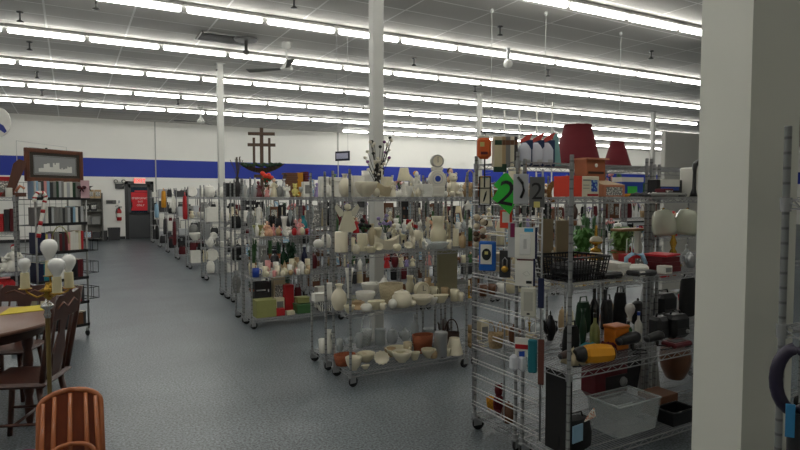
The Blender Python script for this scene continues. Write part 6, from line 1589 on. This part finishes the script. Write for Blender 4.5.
for px, sb, st_, bt, rw, yy in ((25.5, 288, 272, 257, 5.6, -.02), (57.5, 290, 274, 256, 7.5, -.09), (69.5, 289, 273, 255, 6.8, .05), (50.5, 278, 262, 240, 8, .1)):
    x = (px - 49) * k_ + (px - 400) / F * yy
    am = obj('arm', MB().tube([(0, 0, zz(293)), (x * .5, yy * .5, zz(297 if px < 50 else 295)), (x * .9, yy, zz(292)), (x, yy, zz(sb))], .0055, 6), mat('gold', .28, .85), lp)
    obj('drip_pan', MB().lathe([(.012, zz(sb) - .006), (.034, zz(sb)), (.03, zz(sb) + .003)], 14, (x, yy, 0)), mat('gold', .28, .85), am)
    obj('candle_sleeve', MB().lathe([(4.4 * k_, zz(sb)), (3.9 * k_, zz(st_))], 14, (x, yy, 0)), SOCK, am)
    hb = (st_ - bt) * k_; rr = rw * k_; zb = zz(st_)
    obj('globe_bulb', MB().lathe([(rr * .4, -.006), (rr * .42, hb * .08), (rr * .7, hb * .28), (rr * .97, hb * .5), (rr, hb * .66), (rr * .9, hb * .82), (rr * .6, hb * .95), (rr * .25, hb * .995), (1e-5, hb)], 22, (x, yy, zb)), BULB, am)
obj('wire_ring', MB().tube([(0 + 9 * k_ * math.cos(a), .12, zz(245) + 22 * k_ * math.sin(a) * .8) for a in [PI * i / 14 for i in range(15)]], .003, 5), mat('lime', .5), lp)
# ---------- reddish child's chair with slats
q = atD(70, 400, 2.45)
cw = thing('slatted_wooden_chair', 'small glossy reddish-brown wooden chair with arched slatted back, nearest the viewer', 'chair', (q.x + .0, q.y - .12, 0), -YAW + .5)
RW = mat((134, 60, 24), .3, 0, 'wood', col2=(92, 36, 16)); RL = mat((192, 120, 80), .22, 0, 'wood', col2=(166, 96, 58))
k2 = 2.45 / F; ztop = 1.6 + (197 - 388) * k2; hwid = 26.5 * k2; zbt = .42
Mb = Matrix.Translation((0, .1, ztop)) @ Matrix.Rotation(-.42, 4, 'X') @ Matrix.Translation((0, 0, -ztop))
out = []
for i in range(13):
    a = PI * i / 12; out.append((hwid * math.cos(a), ztop - hwid * .55 + hwid * .55 * math.sin(a)))
ol = [(hwid * 1.02, zbt)] + out + [(-hwid * 1.02, zbt)]
obj('back_panel', MB().prism(ol[::-1], .0, .012, M=Mb), RW, cw)
obj('arched_rim', MB().tube([(x, 0, z) for x, z in ol], .011, 8, M=Mb), RL, cw)
for x0, x1 in ((-.86, -.95), (-.5, -.6), (0.0, -.06), (.5, .52), (.82, .9)):
    zt_ = ztop - hwid * .55 + hwid * .5 * math.sqrt(max(0, 1 - x0 * x0)) 
    obj('slat', MB().tube([(x0 * hwid, -.01, zt_ - .01), (x1 * hwid, -.01, zbt)], [.008, .0115], 8, M=Mb), RL, cw)
obj('lower_rail', MB().tube([(hwid * .74 * math.cos(a), -.03, .53 + .045 * math.sin(a)) for a in [PI * i / 12 for i in range(13)]], .009, 8, M=Mb), RL, cw)
bl = Mb @ Vector((0, 0, zbt))
sd = []
for i in range(15):
    a = PI * i / 14; sd.append((hwid * 1.0 * math.cos(a), bl.y - .03 - .0 + (-.26) * math.sin(a)))
m = MB(); n = len(sd)
m.add([(x, y, zbt - .02) for x, y in sd] + [(x, y, zbt + .005) for x, y in sd], [tuple(range(n)), tuple(range(2 * n - 1, n - 1, -1))] + [(i, i + n, (i + 1) % n + n, (i + 1) % n) for i in range(n)])
obj('seat', m, RW, cw)
for sx in (-1, 1):
    for yy in (bl.y - .05, bl.y - .22): obj('leg', MB().tube([(sx * hwid * .6, yy, zbt - .01), (sx * hwid * .8, yy + (.02 if yy > bl.y - .1 else -.02), 0)], [.014, .011], 8), RW, cw)
# magenta cushion
q = atD(20, 450, 3.0)
mc = atZ(21, 456, .46)
st2 = thing('round_stool', 'low stool with a round magenta cushion at the bottom left corner', 'stool', (mc.x, mc.y, 0))
obj('cushion', MB().lathe([(.03, .4), (.07, .405), (.08, .43), (.07, .46), (.03, .475), (1e-5, .476)], 20), mat((132, 30, 76), .85), st2)
obj('seat_disc', MB().lathe([(.09, .37), (.095, .4)], 20), DKW, st2)
for k in range(3):
    a = k * 2 * PI / 3; obj('leg', MB().tube([(.05 * math.cos(a), .05 * math.sin(a), .38), (.11 * math.cos(a), .11 * math.sin(a), 0)], .011, 7), DKW, st2)
# ---------- back left corner shelf unit, bins
a = atY(83, 240, YB - .5).x; b = atY(102.5, 240, YB - .5).x
su = thing('grey_shelf_unit', 'grey shelf unit against the back wall left of the dark bins', 'shelf unit', ((a + b) / 2, YB - .45, 0))
w = (b - a) / 2 + .02
GM = mat((104, 104, 100), .5)
for sx in (-1, 1): obj('side_panel', MB().box(sx * w - .015, sx * w + .015, -.22, .22, 0, 1.75), GM, su)
obj('back_panel', MB().box(-w, w, .2, .22, .05, 1.75), mat((140, 138, 130), .6), su)
for z in (.1, .62, 1.1, 1.55): obj('shelf', MB().box(-w + .015, w - .015, -.22, .2, z - .02, z), GM, su)
cx = (a + b) / 2
for z, nm in ((.1, 'bottom'), (.62, 'third'), (1.1, 'second'), (1.55, 'top')):
    kk = {.1: [('box', 'white', 'labelled'), ('box', 'charcoal', 'plain'), ('picture_frame', 'maroon', None)], .62: [('box', 'grey', 'plain'), ('box', 'white', 'plain'), ('box', 'black', 'plain')], 1.1: [('box', 'black', 'labelled'), ('appliance', 'black', None), ('appliance', 'charcoal', None)], 1.55: [('box', 'tan', 'labelled'), ('box', 'salmon', 'plain'), ('book', 'maroon', None)]}[z]
    fill(cx - w + .02, cx + w - .02, YB - .5, z, nm + ' shelf of the grey unit at the back wall', kk, .32, .2, .03, seed=int(z * 10), wr=(.18, .3))
p = atY(88, 187, YB - .5)
sta = thing('dark_star_ornament', 'dark star-shaped ornament on the grey shelf unit at the back', 'ornament', (p.x, YB - .7, p.z - .02))
so = []
for i in range(10):
    a_ = PI / 2 + i * PI / 5; q = .17 if i % 2 == 0 else .06; so.append((q * math.cos(a_), q * math.sin(a_)))
obj('star', MB().prism(so, -.02, .02), mat((36, 40, 34), .6), sta); obj('stand', MB().box(-.012, .012, -.012, .012, 1.55 - (p.z - .02), -.05).box(-.06, .06, -.04, .04, 1.55 - (p.z - .02), 1.565 - (p.z - .02)), mat('black', .6), sta)
for px, w, h, lab in ((105, .22, .36, 'low dark bin left of the taller bin near the back door'), (115.5, .42, .46, 'dark plastic bin against the back wall under the fire extinguisher')):
    p = atZ(px, 241.5, 0)
    item('bin', 'charcoal', p.x, YB - .42, 0, w, h, None, label=lab)
# ================================================================= finish
finish_labels()
gc_ = {}
for r in AUTO: gc_.setdefault((r[3], r[4]), []).append(r[0])
def plural(n):
    if n.startswith('stack of'): return 'stacks of books'
    if n.startswith('bunch of'): return 'bunches of flowers'
    return n + ('es' if n.endswith(('x', 'sh', 'ss')) else 's')
for (n_, c_), os_ in gc_.items():
    if len(os_) > 1:
        for o in os_: o['group'] = '%s, %s' % (plural(n_), c_)
for o in scene.objects:
    if o.parent is None and not o.get('group'):
        g_ = {'wire_rack': 'wire racks in rows', 'sprinkler': 'sprinkler heads on the ceiling', 'support_column': 'white steel columns', 'dining_chair': 'dining chairs at the round table', 'blue_bottle_pack': 'bottle packs on the hook bar',
              'hanging_card': 'narrow cards on the hook bar', 'white_display_pole': 'white display poles', 'ceiling_fan': 'ceiling fans', 'side_basket': 'wire side baskets', 'number_plaque': 'number plaques'}.get(o.name.split('.')[0])
        if g_: o['group'] = g_
w = bpy.data.worlds.new('world'); scene.world = w; w.use_nodes = True
w.node_tree.nodes['Background'].inputs[0].default_value = (.5, .5, .5, 1)
w.node_tree.nodes['Background'].inputs[1].default_value = .005
vs_ = scene.view_settings
scene.display_settings.display_device = 'sRGB'
vs_.view_transform = 'Standard'; vs_.look = 'None'; vs_.gamma = 1.0; vs_.use_curve_mapping = False
vs_.exposure = EXPO
